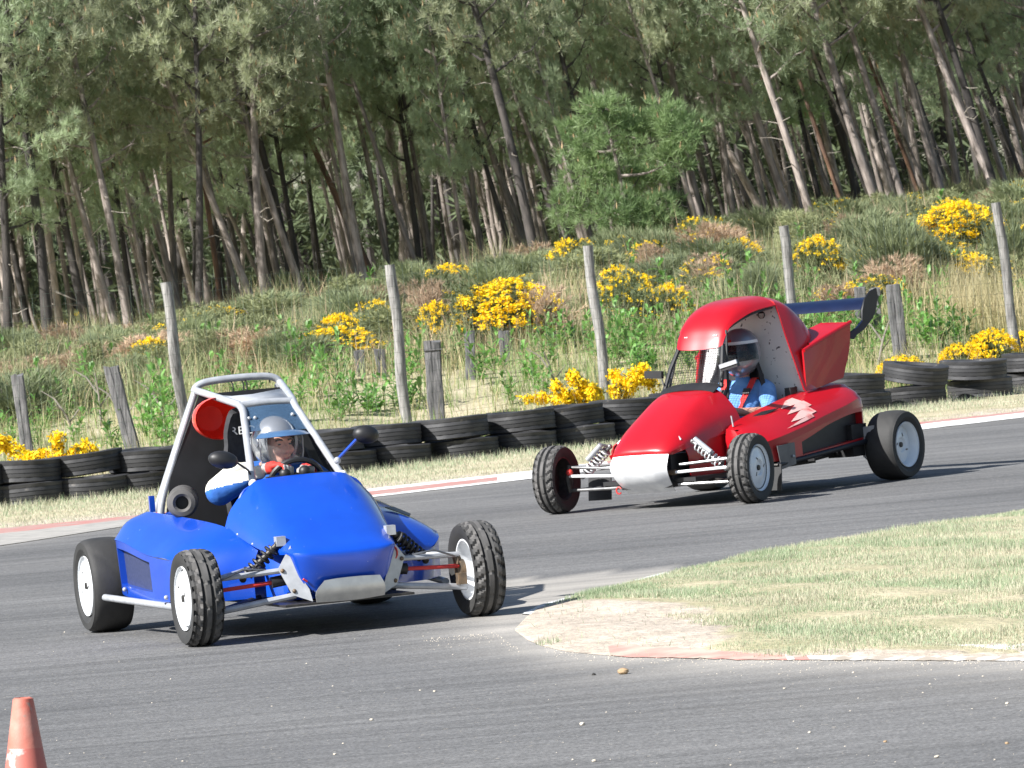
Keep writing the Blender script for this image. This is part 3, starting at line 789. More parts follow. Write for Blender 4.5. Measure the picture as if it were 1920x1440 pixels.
    MB().plate(bp_, (-.008, 0, 0)).build('firewall', M['black'], c)
    for s in (-1, 1): MB().plate(sy(s, [(-1.56, .50, .45), (-1.56, .50, .64), (-1.2, .47, .60), (-.7, .42, .56), (-.7, .42, .45)]), (0, .008, 0)).build('cockpit_side', M['black'], c)
    # red scoop at the panel's upper corner
    sc = []
    for i, (t, rr) in enumerate([(0, 1.0), (.05, 1.02), (.12, .98), (.2, .86), (.26, .6), (.28, .0)]):
        sc.append([(-1.33 - t * .7, -.205 + .135 * rr * math.cos(a) * (.85 if math.cos(a) > 0 else 1), 1.135 + .115 * rr * math.sin(a)) for a in np.linspace(0, 2 * math.pi, 25)[:-1]])
    mb = MB(); mb.grid(sc, closed=True); mb.build('air_scoop', M['orange'], c)
    # seat
    sm = MB()
    prof = [(-1.30, 1.19, .10), (-1.315, 1.17, .165), (-1.315, 1.06, .205), (-1.31, .98, .21), (-1.31, .90, .25), (-1.27, .75, .265), (-1.22, .55, .26), (-1.16, .40, .25)]
    gr = []
    for x, z, hw in prof: gr.append([(x + (.05 if z > .95 else .13) * abs(u) ** 3, hw * u, z) for u in np.linspace(-1, 1, 11)])
    seat = shell('seat', [patch(gr, 3, 1)], .03, M['blackfab'], c)
    MB().box((-1.05, 0, .36), (.42, .46, .10)).build('seat_cushion', M['blackfab'], seat)
    cu = bpy.data.curves.new('seat_lettering', 'FONT'); cu.body = 'RBO'; cu.size = .062; cu.extrude = .001; cu.align_x = 'LEFT'
    tmp = bpy.data.objects.new('tmp', cu); COL.objects.link(tmp); dg = bpy.context.evaluated_depsgraph_get()
    me = bpy.data.meshes.new_from_object(tmp.evaluated_get(dg)); bpy.data.objects.remove(tmp)
    me.materials.clear(); me.materials.append(M['lettering'])
    t = obj('seat_lettering', me, seat)
    t.matrix_local = Matrix.Translation((-1.262, -.172, 1.04)) @ Matrix(((0, 0, 1), (1, 0, 0), (0, 1, 0))).to_4x4() @ Matrix.Rotation(R(-9), 4, 'Y') @ Matrix.Scale(1.18, 4, (1, 0, 0))
    # silencer with its open mouth
    q = Matrix.Translation((-1.10, -.515, .705)) @ Matrix.Rotation(R(-16), 4, 'Z')
    mb = MB(); mb.lathe([(.035, -.06), (.036, 0), (.05, .012), (.072, .005), (.082, -.02), (.085, -.06), (.085, -.34), (.06, -.38), (.001, -.38)], 'x', n=28)
    sil = mb.build('silencer', M['tyreworn'], c); sil.matrix_local = q
    MB().lathe([(.037, -.055), (.001, -.055)], 'x', n=20).build('silencer_mouth', M['black'], sil)
    MB().tube([(-1.9, -.45, .55), (-1.78, -.47, .62)], .03, 8).build('red_canister', M['redrod'], c)
    MB().plate([(-1.62, -.50, .63), (-1.30, -.47, .60), (-1.22, -.47, .63), (-1.3, -.5, .69), (-1.38, -.5, .66)], (0, .012, 0)).build('pod_lip', M['blue'], c)
    MB().box((-1.74, -.52, .69), (.02, .03, .09)).build('body_clip', M['blue'], c)
    # windscreen strip, side nets
    ws = patch([[(-1.055, -.132, 1.185), (-1.045, 0, 1.19), (-1.055, .132, 1.185)], [(-.99, -.15, 1.13), (-.98, 0, 1.135), (-.99, .15, 1.13)], [(-.905, -.172, 1.06), (-.895, 0, 1.055), (-.905, .172, 1.045)]], 3, 4)
    shell('windscreen', [ws], .003, M['screen'], c)
    for y in (-.135, -.10, .11, .15): MB().ball((-.978, y, 1.128), .011, nu=8, nv=5).build('bolt', M['silver'], c)
    wire_net('window_net', [(-.66, .242, .83), (-1.06, .158, 1.17), (-1.60, .245, 1.26), (-1.52, .47, .70)], 26, 22, .0022, M['netblack'], c)
    # mirrors
    mm = MB(); mm.ball((-.60, -.40, .930), (.05, .083, .048), rot=Matrix.Rotation(R(-14), 3, 'X')); o = mm.build('mirror', M['black'], c)
    MB().tube([(-.61, -.335, .918), (-.63, -.26, .862), (-.64, -.245, .835)], .006, 6).build('mirror_stalk', M['black'], o)
    mm = MB(); mm.ball((-.60, .40, .993), (.05, .073, .05), rot=Matrix.Rotation(R(-10), 3, 'X')); o = mm.build('mirror', M['black'], c)
    MB().tube([(-.60, .35, .975), (-.61, .235, .875)], .0085, 8).build('mirror_stalk', M['blue'], o)
    MB().ball((-.61, .232, .868), .02, nu=8, nv=6).build('mirror_clamp', M['silver'], o)
    # steering wheel
    ring = []; cc = Vector((-.69, .015, .775)); ux = Vector((0, 1, 0)); uz = Vector((.42, 0, .9)).normalized()
    ring = [cc + ux * .145 * math.cos(a) + uz * .13 * math.sin(a) for a in np.linspace(0, 2 * math.pi, 33)]
    sw = MB().tube(ring, .0155, 8, cap=False).build('steering_wheel', M['black'], c)
    mb = MB(); mb.ball(cc, (.03, .05, .05)); [mb.tube([cc, cc + ux * .14 * math.cos(a) + uz * .125 * math.sin(a)], .009, 6) for a in (0.2, math.pi - .2, -math.pi / 2)]
    mb.build('wheel_hub', M['darkmetal'], sw)
    mb = MB(); mb.box((-.60, 0, .795), (.04, .34, .045)); mb.ball((-.625, -.06, .825), .03); mb.ball((-.625, .05, .828), .032); mb.build('dashboard', M['black'], c)
    return c
blue_buggy()

# ------------------------------------------------------------------ red buggy
def red_buggy():
    c = thing('race_buggy', 'red single seat race buggy with closed red roof, rear wing and white nose plate', 'race buggy', (RX0, RY0, .004), RYAW - math.pi / 2)
    rows = [
        [(.15, 0, .400), (.15, .09, .400), (.145, .17, .398), (.12, .225, .395), (.09, .243, .392)],
        [(.145, 0, .435), (.145, .10, .435), (.135, .18, .430), (.105, .24, .42), (.06, .262, .40)],
        [(.07, 0, .505), (.07, .115, .505), (.06, .20, .495), (.03, .268, .46), (.0, .292, .415)],
        [(-.08, 0, .605), (-.08, .12, .602), (-.08, .215, .58), (-.09, .29, .515), (-.10, .315, .435)],
        [(-.27, 0, .705), (-.27, .135, .70), (-.27, .222, .673), (-.27, .312, .58), (-.27, .345, .47)],
        [(-.46, 0, .785), (-.46, .15, .78), (-.46, .235, .752), (-.46, .34, .635), (-.46, .385, .50)],
        [(-.62, 0, .828), (-.62, .17, .822), (-.62, .25, .792), (-.62, .362, .67), (-.62, .42, .535)],
    ]
    hood = shell('hood', [patch(mirror_rows(rows), 5, 4)], -.008, M['red'], c)
    for s in (-1, 1):
        MB().tube(spline(sy(s, [(.10, .125, .478), (-.08, .150, .597), (-.27, .168, .696), (-.46, .178, .778)]), 4), .004, 5).build('crease', M['red'], hood)
        MB().tube(sy(s, [(.005, .275, .487), (-.02, .225, .535)]), .007, 6).build('hood_pin', M['silver'], hood)
    # lower flank of the body beside the hood
    for s in (-1, 1):
        fl = patch([sy(s, r) for r in [[(-.02, .285, .43), (-.04, .30, .36), (-.05, .30, .22)], [(-.25, .335, .485), (-.26, .345, .36), (-.26, .34, .20)], [(-.62, .41, .545), (-.62, .41, .38), (-.62, .40, .19)]]], 3, 3)
        shell('body_flank', [fl], .006, M['red'], c)
    np_ = patch([[(.13, -.24, .392), (.155, -.12, .398), (.155, .12, .398), (.13, .24, .392)], [(.165, -.245, .34), (.192, -.12, .342), (.192, .12, .342), (.165, .245, .34)], [(.17, -.24, .29), (.20, -.12, .285), (.20, .12, .285), (.17, .24, .29)],
                 [(.12, -.225, .215), (.145, -.12, .205), (.145, .12, .205), (.12, .225, .215)], [(.02, -.20, .125), (.03, -.12, .120), (.03, .12, .120), (.02, .20, .125)]], 3, 3)
    shell('nose_plate', [np_], -.006, mat('nose_plate_scuffed_silver', (.8, .81, .82), (.62, .63, .65), rough=.45, metal=.1, scale=10, coat=.2), c)
    pts = [(.10, -.235 + .022 * math.cos(a), .15 + .025 * math.sin(a)) for a in np.linspace(.5, 5.6, 10)]
    MB().tube(pts, .006, 5).build('tow_strap', M['redrod'], c)
    bx = MB(); bx.box((-.05, 0, .27), (.26, .44, .24)); bx.build('front_box', M['black'], c)
    fb = MB(); fb.box((-.8, 0, .20), (1.7, .80, .03)); fb.build('floor_plate', M['black'], c)
    # black cowl in front of the screen
    cw = patch([[(-.55, -.235, .80), (-.55, -.1, .825), (-.55, .1, .825), (-.55, .235, .80)], [(-.63, -.25, .842), (-.63, -.11, .868), (-.63, .11, .868), (-.63, .25, .842)], [(-.70, -.25, .845), (-.70, -.11, .87), (-.70, .11, .87), (-.70, .25, .845)]], 3, 4)
    shell('cowl', [cw], .006, M['black'], c)
    # roof canopy
    can = [
        [(-.775, 0, 1.108), (-.775, .08, 1.110), (-.782, .155, 1.116), (-.80, .195, 1.126)],
        [(-.812, 0, 1.19), (-.812, .09, 1.19), (-.820, .165, 1.19), (-.84, .203, 1.192)],
        [(-.870, 0, 1.282), (-.870, .10, 1.28), (-.880, .176, 1.270), (-.90, .213, 1.258)],
        [(-.99, 0, 1.375), (-.99, .114, 1.372), (-1.0, .194, 1.349), (-1.01, .234, 1.308)],
        [(-1.18, 0, 1.440), (-1.18, .13, 1.435), (-1.18, .215, 1.405), (-1.18, .263, 1.358)],
        [(-1.42, 0, 1.466), (-1.42, .15, 1.458), (-1.42, .245, 1.425), (-1.42, .298, 1.385)],
    ]
    roof = shell('roof', [patch(mirror_rows(can), 4, 4)], -.010, M['red'], c)
    for y in (-.13, -.115, .13, .145, .12):
        for k in range(3): MB().ball((-.803 - .004 * k, y + .012 * (k % 2), 1.165 + .022 * k), .006, nu=6, nv=4).build('rivet', M['white'], roof)
    # shoulders behind the opening, running down into the engine cover
    hf = [
        [(-1.42, 0, 1.466), (-1.42, .15, 1.458), (-1.42, .245, 1.425), (-1.42, .298, 1.385), (-1.415, .365, 1.16), (-1.42, .425, .95), (-1.44, .475, .74)],
        [(-1.55, 0, 1.445), (-1.55, .165, 1.435), (-1.55, .275, 1.395), (-1.55, .342, 1.325), (-1.54, .398, 1.15), (-1.53, .445, .95), (-1.52, .49, .74)],
        [(-1.70, 0, 1.37), (-1.70, .17, 1.355), (-1.70, .285, 1.305), (-1.70, .36, 1.225), (-1.69, .415, 1.09), (-1.66, .44, .93), (-1.63, .485, .745)],
        [(-1.90, 0, 1.235), (-1.90, .15, 1.225), (-1.90, .25, 1.18), (-1.89, .32, 1.11), (-1.87, .375, 1.01), (-1.83, .41, .88), (-1.78, .46, .75)],
    ]
    shell('engine_cover', [patch(mirror_rows(hf), 4, 3)], -.010, M['red'], c)
    # white firewall behind the driver
    w = [(-1.46, .275, 1.38), (-1.455, .345, 1.16), (-1.46, .405, .95), (-1.475, .455, .72), (-1.49, .43, .55)]
    fw = MB().plate([(x, -y, z) for x, y, z in w[::-1]] + [(-1.46, -.15, 1.425), (-1.46, .15, 1.425)][0:0] + w, (-.012, 0, 0)).build('firewall', M['firewall'], c)
    MB().lathe([(.028, .012), (.028, -.004), (.001, -.004)], 'x', c=(-1.455, .155, 1.325), n=16).build('firewall_hole', M['black'], fw)
    # black trim under the roof edge
    for s in (-1, 1):
        MB().tube(spline(sy(s, [(-.835, .193, 1.19), (-.885, .20, 1.245), (-1.0, .222, 1.295), (-1.18, .25, 1.345), (-1.40, .285, 1.375)]), 4), .008, 6).build('edge_trim', M['black'], roof)
        MB().tube(sy(s, [(-.815, .188, 1.14), (-.72, .225, .98), (-.65, .248, .83)]), .018, 8).build('screen_pillar', M['black'], c)
        MB().tube(sy(s, [(-.86, .20, 1.24), (-.80, .225, 1.05), (-.72, .262, .80), (-.66, .29, .74)]), .010, 8).build('cage_tube', M['black'], c)
    wire_net('windscreen_net', [(-.815, -.185, 1.13), (-.815, .185, 1.13), (-.655, .24, .845), (-.655, -.24, .845)], 20, 16, .0016, M['netblack'], c)
    # fins over the rear deck
    for s in (-1, 1):
        fin = patch([sy(s, r) for r in [[(-1.49, .470, 1.035), (-1.47, .483, .88), (-1.46, .487, .735)], [(-1.72, .520, 1.115), (-1.69, .515, .93), (-1.66, .505, .755)], [(-2.02, .585, 1.212), (-2.01, .560, 1.0), (-1.94, .53, .80)]]], 4, 4)
        shell('rear_fin', [fin], .016, M['red'], c)
        MB().tube(spline(sy(s, [(-1.49, .472, 1.035), (-1.72, .522, 1.115), (-2.02, .587, 1.212)]), 4), .016, 8).build('fin_lip', M['red'], c)
        dk = [sy(s, r) for r in [[(-1.62, .46, 1.075), (-1.66, .36, 1.13)], [(-1.83, .535, 1.145), (-1.86, .30, 1.185)], [(-2.02, .585, 1.212), (-2.06, .30, 1.222)]]]
        shell('rear_deck', [dk], .012, M['red'], c)
        MB().plate(sy(s, [(-1.58, .44, 1.02), (-1.70, .33, 1.08), (-1.72, .33, 1.00), (-1.58, .44, .95)]), (-.01, 0, 0)).build('air_inlet', M['black'], c)
    # side pods with the dark opening
    for s in (-1, 1):
        sec = [
            [(-.42, .40, .525), (-.41, .50, .505), (-.40, .57, .455), (-.41, .60, .39), (-.44, .59, .34)],
            [(-.62, .41, .585), (-.61, .53, .535), (-.60, .655, .462), (-.60, .702, .425), (-.61, .698, .365)],
            [(-.95, .415, .648), (-.95, .55, .595), (-.95, .68, .522), (-.95, .722, .482), (-.95, .715, .43)],
            [(-1.3, .42, .705), (-1.3, .56, .658), (-1.3, .685, .590), (-1.3, .726, .548), (-1.3, .722, .497)],
            [(-1.62, .43, .748), (-1.62, .57, .708), (-1.62, .682, .645), (-1.62, .724, .602), (-1.62, .722, .555)],
            [(-1.84, .44, .765), (-1.84, .57, .745), (-1.84, .66, .685), (-1.84, .704, .64), (-1.84, .712, .57)],
            [(-1.92, .44, .745), (-1.92, .56, .725), (-1.915, .635, .68), (-1.91, .675, .615), (-1.91, .69, .56)],
        ]
        g = patch([sy(s, r) for r in sec], 4, 1)
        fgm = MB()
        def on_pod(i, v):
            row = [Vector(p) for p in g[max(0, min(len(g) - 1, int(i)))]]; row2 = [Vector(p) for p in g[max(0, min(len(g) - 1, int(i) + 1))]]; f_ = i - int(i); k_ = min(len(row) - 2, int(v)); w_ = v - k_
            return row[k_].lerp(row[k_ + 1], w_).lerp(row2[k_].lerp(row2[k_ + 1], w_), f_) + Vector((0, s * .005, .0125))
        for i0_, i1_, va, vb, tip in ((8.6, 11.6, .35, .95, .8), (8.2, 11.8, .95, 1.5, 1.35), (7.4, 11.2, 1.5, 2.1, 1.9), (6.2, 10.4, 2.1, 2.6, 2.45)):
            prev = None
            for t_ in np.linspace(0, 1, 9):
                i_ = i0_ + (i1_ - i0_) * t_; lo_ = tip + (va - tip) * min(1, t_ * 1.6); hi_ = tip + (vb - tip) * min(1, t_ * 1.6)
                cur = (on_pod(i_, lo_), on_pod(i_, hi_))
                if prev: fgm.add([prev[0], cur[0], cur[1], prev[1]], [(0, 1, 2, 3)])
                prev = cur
        palestreak = fgm
        front = patch([sy(s, r) for r in [[(-.42, .40, .525), (-.425, .39, .38), (-.45, .38, .24)], [(-.41, .50, .505), (-.42, .50, .38), (-.45, .49, .25)], [(-.41, .60, .39), (-.43, .60, .33), (-.47, .60, .26)], [(-.44, .59, .34), (-.5, .62, .3), (-.52, .64, .255)]]], 3, 3)
        rear = [sy(s, r) for r in [[(-1.92, .44, .745), (-1.90, .44, .33)], [(-1.92, .56, .725), (-1.90, .56, .33)], [(-1.915, .635, .68), (-1.90, .63, .33)], [(-1.91, .69, .56), (-1.90, .695, .335)]]]
        pod = shell('side_pod', [g, front, rear], -.008, M['red'], c)
        palestreak.build('pale_streaks', M['palestreak'], pod, smooth=False)  # pale pink tapering streaks laid just above the pod surface
        up = spline([r[4] for r in sec], 4); nn = len(up)
        lowx = [(-.46, .60, .255), (-.61, .70, .262), (-.95, .715, .268), (-1.3, .722, .285), (-1.62, .725, .305), (-1.84, .712, .32), (-1.905, .695, .325)]
        dn = spline(lowx, 4)
        up, dn = sy(s, up), sy(s, dn); fbm_ = MB(); iu, idn = [], []
        i0, i1 = 8, 21
        for k in range(nn):
            a, d = Vector(up[k]), Vector(dn[k])
            f = (k - i0) / (i1 - i0)
            iu.append(a.lerp(d, .12 + .2 * max(0, min(1, 1 - f * 3))) ); idn.append(a.lerp(d, .90))
        dd = Vector((0, -s * .06, 0))
        for k in range(nn - 1):
            fbm_.add([up[k], up[k + 1], iu[k + 1], iu[k]], [(0, 1, 2, 3)]); fbm_.add([idn[k], idn[k + 1], dn[k + 1], dn[k]], [(0, 1, 2, 3)])
            if k < i0 or k >= i1: fbm_.add([iu[k], iu[k + 1], idn[k + 1], idn[k]], [(0, 1, 2, 3)])
            else:
                fbm_.add([iu[k], iu[k + 1], iu[k + 1] + dd, iu[k] + dd], [(0, 1, 2, 3)]); fbm_.add([idn[k], idn[k + 1], idn[k + 1] + dd, idn[k] + dd], [(0, 1, 2, 3)])
        for k in (i0, i1): fbm_.add([iu[k], idn[k], idn[k] + dd, iu[k] + dd], [(0, 1, 2, 3)])
        fbm_.build('pod_side', M['red'], pod)
        MB().grid([[iu[k] + dd * .97, idn[k] + dd * .97] for k in range(i0, i1 + 1)]).build('mesh_panel', M['black'], pod)
        MB().plate(sy(s, [(-.70, .45, .588), (-.82, .50, .595), (-.98, .52, .632), (-.84, .46, .618)]), (0, 0, .006)).build('vent', M['black'], pod)
        MB().tube(sy(s, [(-.60, .715, .235), (-1.92, .735, .318)]), .02, 10).build('nerf_bar', M['carbon'], c)
        MB().plate(sy(s, [(-.58, .722, .375), (-.80, .738, .385), (-.80, .738, .225), (-.62, .722, .20)]), (0, s * .006, 0)).build('side_plate', M['darkplate'], c)
        MB().ball((-.76, .75 * s, .285), .011, nu=8, nv=5).build('bolt', M['silver'], c)
        fl = MB(); fl.box((-.42, .74 * s, .155), (.012, .20, .19), rot=Matrix.Rotation(R(-8), 3, 'Y')); fl.build('mud_flap', M['black'], c)
        MB().tube(sy(s, [(-.42, .36, .24), (-.42, .82, .245)]), .01, 6).build('flap_bracket', M['darkmetal'], c)
        # front suspension
        arm(c, sy(s, [(.05, .27, .310), (.0, .70, .335)]), .011, M['steel']); arm(c, sy(s, [(-.2, .33, .33), (-.03, .70, .335)]), .010, M['steel'])
        arm(c, sy(s, [(.09, .23, .258), (.03, .70, .272)]), .011, M['white'], 'steering_rod')
        arm(c, sy(s, [(.05, .25, .168), (.0, .73, .165)]), .012, M['steel']); arm(c, sy(s, [(-.25, .33, .18), (-.03, .72, .165)]), .011, M['darkmetal'])
        arm(c, sy(s, [(.085, .20, .258), (.085, .26, .259)]), .020, M['rust'], 'rubber_boot', 10)
        up_ = MB(); up_.tube(sy(s, [(0, .725, .15), (0, .735, .25), (0, .715, .35)]), [.02, .03, .02], 8); hb = up_.build('hub_carrier', M['darkmetal'], c); MB().ball((.03, .70 * s, .30), .026).build('ball_joint', M['redrod'], hb)
        shock(c, sy(s, [(-.02, .36, .470)])[0], sy(s, [(-.02, .62, .262)])[0], M['springwhite'], M['steel'], r=.036, turns=7, reservoir=(.045, s * .045, .02))
        # wheels
        wheel(c, (0, .84 * s, .2525), .2525, .165, .162, s, 'block', _rp, steer=R(7), dish=.022, spin=1.1)
        wheel(c, (-2.09, .84 * s, .262), .262, .24, .164, s, 'slick', _rp, dish=.07, spin=.4)
        # rear bodywork in front of the tyre
        MB().plate(sy(s, [(-1.86, .70, .42), (-1.87, .80, .43), (-1.87, .75, .14), (-1.86, .69, .20)]), (-.008, 0, 0)).build('rear_gusset', M['greyplate'], c)
        arm(c, sy(s, [(-1.6, .42, .28), (-2.05, .68, .26)]), .022, M['darkmetal'], 'trailing_arm'); arm(c, sy(s, [(-1.7, .45, .40), (-2.05, .68, .36)]), .018, M['darkmetal'], 'trailing_arm')
        arm(c, sy(s, [(-2.09, .1, .262), (-2.09, .72, .262)]), .018, M['darkmetal'], 'drive_shaft')
    e = MB(); e.box((-1.86, 0, .48), (.40, .62, .50)); e.box((-2.12, 0, .42), (.3, .46, .34)); e.lathe([(.09, -.25), (.09, .25)], 'y', c=(-2.2, 0, .52), n=16); e.build('engine', M['black'], c)
    for s in (-1, 1): MB().box((-1.80, .60 * s, .33), (.22, .22, .24)).build('rear_subframe', M['black'], c)
    MB().plate([(-1.3, -.6, .235), (-1.3, .6, .235), (-2.0, .5, .26), (-2.0, -.5, .26)], (0, 0, -.02)).build('undertray', M['black'], c)
    # rear wing
    af = [(0, .0), (.03, .028), (.10, .040), (.18, .034), (.25, .012), (.25, .006), (.17, .010), (.09, .006), (.03, -.006)]
    wg = MB(); rw = []
    for y in (-.60, -.2, .2, .60): rw.append([(-2.16 - a * .94 , y, 1.298 + h + a * .30) for a, h in af])
    wg.grid(rw, closed=True); wing = wg.build('rear_wing', M['wingblue'], c)
    for s in (-1, 1):
        ep = [(-2.14, .61 * s, 1.215), (-2.15, .61 * s, 1.29), (-2.20, .61 * s, 1.375), (-2.29, .61 * s, 1.43), (-2.39, .61 * s, 1.45), (-2.40, .61 * s, 1.38), (-2.35, .61 * s, 1.28), (-2.26, .61 * s, 1.21)]
        MB().plate(ep, (0, s * .012, 0)).build('end_plate', M['carbon'], wing)
        st = MB(); st.grid([[(x, y * s, z), (x, (y - .016) * s, z), (x - .10, (y - .016) * s, z - .02), (x - .10, y * s, z - .02)] for x, y, z in [(-1.99, .565, 1.10), (-2.02, .575, 1.13), (-2.12, .59, 1.17), (-2.22, .60, 1.235), (-2.28, .605, 1.29)]], closed=True)
        st.build('wing_strut', M['wingblue'], wing)
    # seat, belts rest on the driver; mirror pods
    sm = MB(); prof = [(-1.42, 1.05, .17), (-1.42, .95, .20), (-1.39, .82, .25), (-1.35, .62, .25), (-1.28, .44, .24)]
    gr = [[(x + .12 * abs(u) ** 2.5, hw * u, z) for u in np.linspace(-1, 1, 11)] for x, z, hw in prof]
    seat = shell('seat', [patch(gr, 3, 1)], .03, M['blackfab'], c); MB().box((-1.12, 0, .38), (.44, .46, .10)).build('seat_cushion', M['blackfab'], seat)
    MB().box((-1.38, .40, .735), (.10, .05, .07)).build('catch_block', M['black'], c)
    for s in (-1, 1):
        m0 = MB(); m0.box((-.66, .335 * s if s < 0 else .33, .985 if s > 0 else .955), (.035, .15, .055), rot=Matrix.Rotation(R(12 if s > 0 else -4), 3, 'X')); mo = m0.build('mirror', M['black'], c)
        if s > 0: MB().box((-.640, .33, .995), (.012, .155, .030), rot=Matrix.Rotation(R(12), 3, 'X')).build('mirror_face', M['silver'], mo)
        MB().tube(sy(s, [(-.655, .28, .962), (-.64, .245, .875)]), .007, 6).build('mirror_stalk', M['black'], mo)
    MB().tube([(-.46, .43, .62), (-.46, .44, .54)], .006, 6).build('hood_strap', M['silver'], c)
    return c
_rp = mat('pale_grey_rim_paint', (.68, .73, .78), (.60, .65, .70), rough=.35, coat=.3)
red_buggy()

# ------------------------------------------------------------------ people
def body_mesh(name, prims, mats, picker, vox=.011, smooth_n=6):
    mb = MB()
    for p in prims:
        if p[0] == 'cap':
            _, a, b, r0, r1 = p; a, b = Vector(a), Vector(b)
            mb.tube([a.lerp(b, t) for t in (0, .33, .66, 1)], [r0 + (r1 - r0) * t for t in (0, .33, .66, 1)], 14)
            mb.ball(a, r0, nu=14, nv=8); mb.ball(b, r1, nu=14, nv=8)
        else:
            mb.ball(p[1], p[2], nu=18, nv=12, rot=p[3] if len(p) > 3 else None)
    me = bpy.data.meshes.new(name); me.from_pydata(mb.v, [], mb.f)
    o = bpy.data.objects.new(name, me); COL.objects.link(o)
    rm = o.modifiers.new('r', 'REMESH'); rm.mode = 'VOXEL'; rm.voxel_size = vox
    s = o.modifiers.new('s', 'SMOOTH'); s.iterations = smooth_n; s.factor = .5
    dg = bpy.context.evaluated_depsgraph_get(); e = o.evaluated_get(dg)
    out = bpy.data.meshes.new_from_object(e); bpy.data.objects.remove(o)
    out.materials.clear()
    for m in mats: out.materials.append(m)
    out.polygons.foreach_set('material_index', [picker(q.center) for q in out.polygons])
    out.polygons.foreach_set('use_smooth', [True] * len(out.polygons))
    return out

def hand(parent, name, origin, fwd, up, side, mats, curl=1.0, size=1.0):
    """gloved hand closed on a rim: palm plus four fingers and a thumb; fwd = from wrist to knuckles, up = back of the hand"""
    f, u = Vector(fwd).normalized(), Vector(up).normalized(); r = f.cross(u).normalized() * side; u = r.cross(f).normalized() * side
    o = Vector(origin); P = []
    k = size
    P.append(('ball', o + f * .045 * k, (.046 * k, .042 * k, .020 * k), Matrix((f, r, u)).transposed()))
    P.append(('cap', o - f * .03 * k, o + f * .02 * k, .028 * k, .032 * k))
    for i, (off, L, rad) in enumerate(((-.030, .075, .0098), (-.010, .083, .0102), (.011, .078, .0098), (.030, .062, .0088))):
        b = o + f * .078 * k + r * off * k; d = f; p = b
        for j, (fr, ang) in enumerate(((.45, 25), (.32, 65), (.23, 50))):
            d = (Matrix.Rotation(-R(ang * curl) * side, 3, r) @ d)
            if d.dot(u) > .6: pass
            q = p + d * L * fr * k; P.append(('cap', p, q, rad * k * (1 - .07 * j), rad * k * (.95 - .07 * j))); p = q
    b = o + f * .03 * k - r * .036 * k; p1 = b + (f * .5 - r * .6 - u * .55).normalized() * .036 * k; p2 = p1 + (f * .75 + r * .25 - u * .6).normalized() * .03 * k
    P += [('cap', b, p1, .013 * k, .012 * k), ('cap', p1, p2, .0115 * k, .010 * k)]
    c = o + f * .05 * k
    def pick(q):
        v = Vector(q) - o
        return 1 if (v.dot(f) > .105 * k or v.dot(r) < -.042 * k or v.dot(f) < -.01) else 0
    return obj(name, body_mesh(name, P, mats, pick, vox=.0045 * k, smooth_n=2), parent)

def head_prims(c, f, l, k=1.0):
    """c centre of the skull, f facing, l to the person's left"""
    f, l = Vector(f).normalized(), Vector(l).normalized(); u = f.cross(l).normalized(); l = u.cross(f)
    if u.z < 0: u = -u
    A = lambda x, y, z: Vector(c) + (f * x + l * y + u * z) * k
    m = Matrix((f, l, u)).transposed()
    P = [('ball', A(0, 0, .01), (.098, .076, .112), m), ('ball', A(.03, 0, -.055), (.066, .060, .070), m),
         ('cap', A(.085, 0, .02), A(.112, 0, -.022), .010, .0155), ('ball', A(.104, .0, -.028), (.016, .021, .011), m),
         ('cap', A(.083, -.045, .036), A(.083, .045, .036), .012, .012),
         ('ball', A(.076, .040, -.020), (.026, .026, .024), m), ('ball', A(.076, -.040, -.020), (.026, .026, .024), m),
         ('ball', A(.080, 0, -.098), (.022, .026, .020), m), ('cap', A(.087, -.024, -.062), A(.087, .024, -.062), .0105, .0105), ('cap', A(.084, -.02, -.074), A(.084, .02, -.074), .0105, .0105),
         ('ball', A(-.005, .078, -.01), (.018, .010, .03), m), ('ball', A(-.005, -.078, -.01), (.018, .010, .03), m)]
    return P, A, m

def to_world(X, Y, yaw, p):
    a = yaw - math.pi / 2
    return Vector((X + p[0] * math.cos(a) - p[1] * math.sin(a), Y + p[0] * math.sin(a) + p[1] * math.cos(a), p[2]))

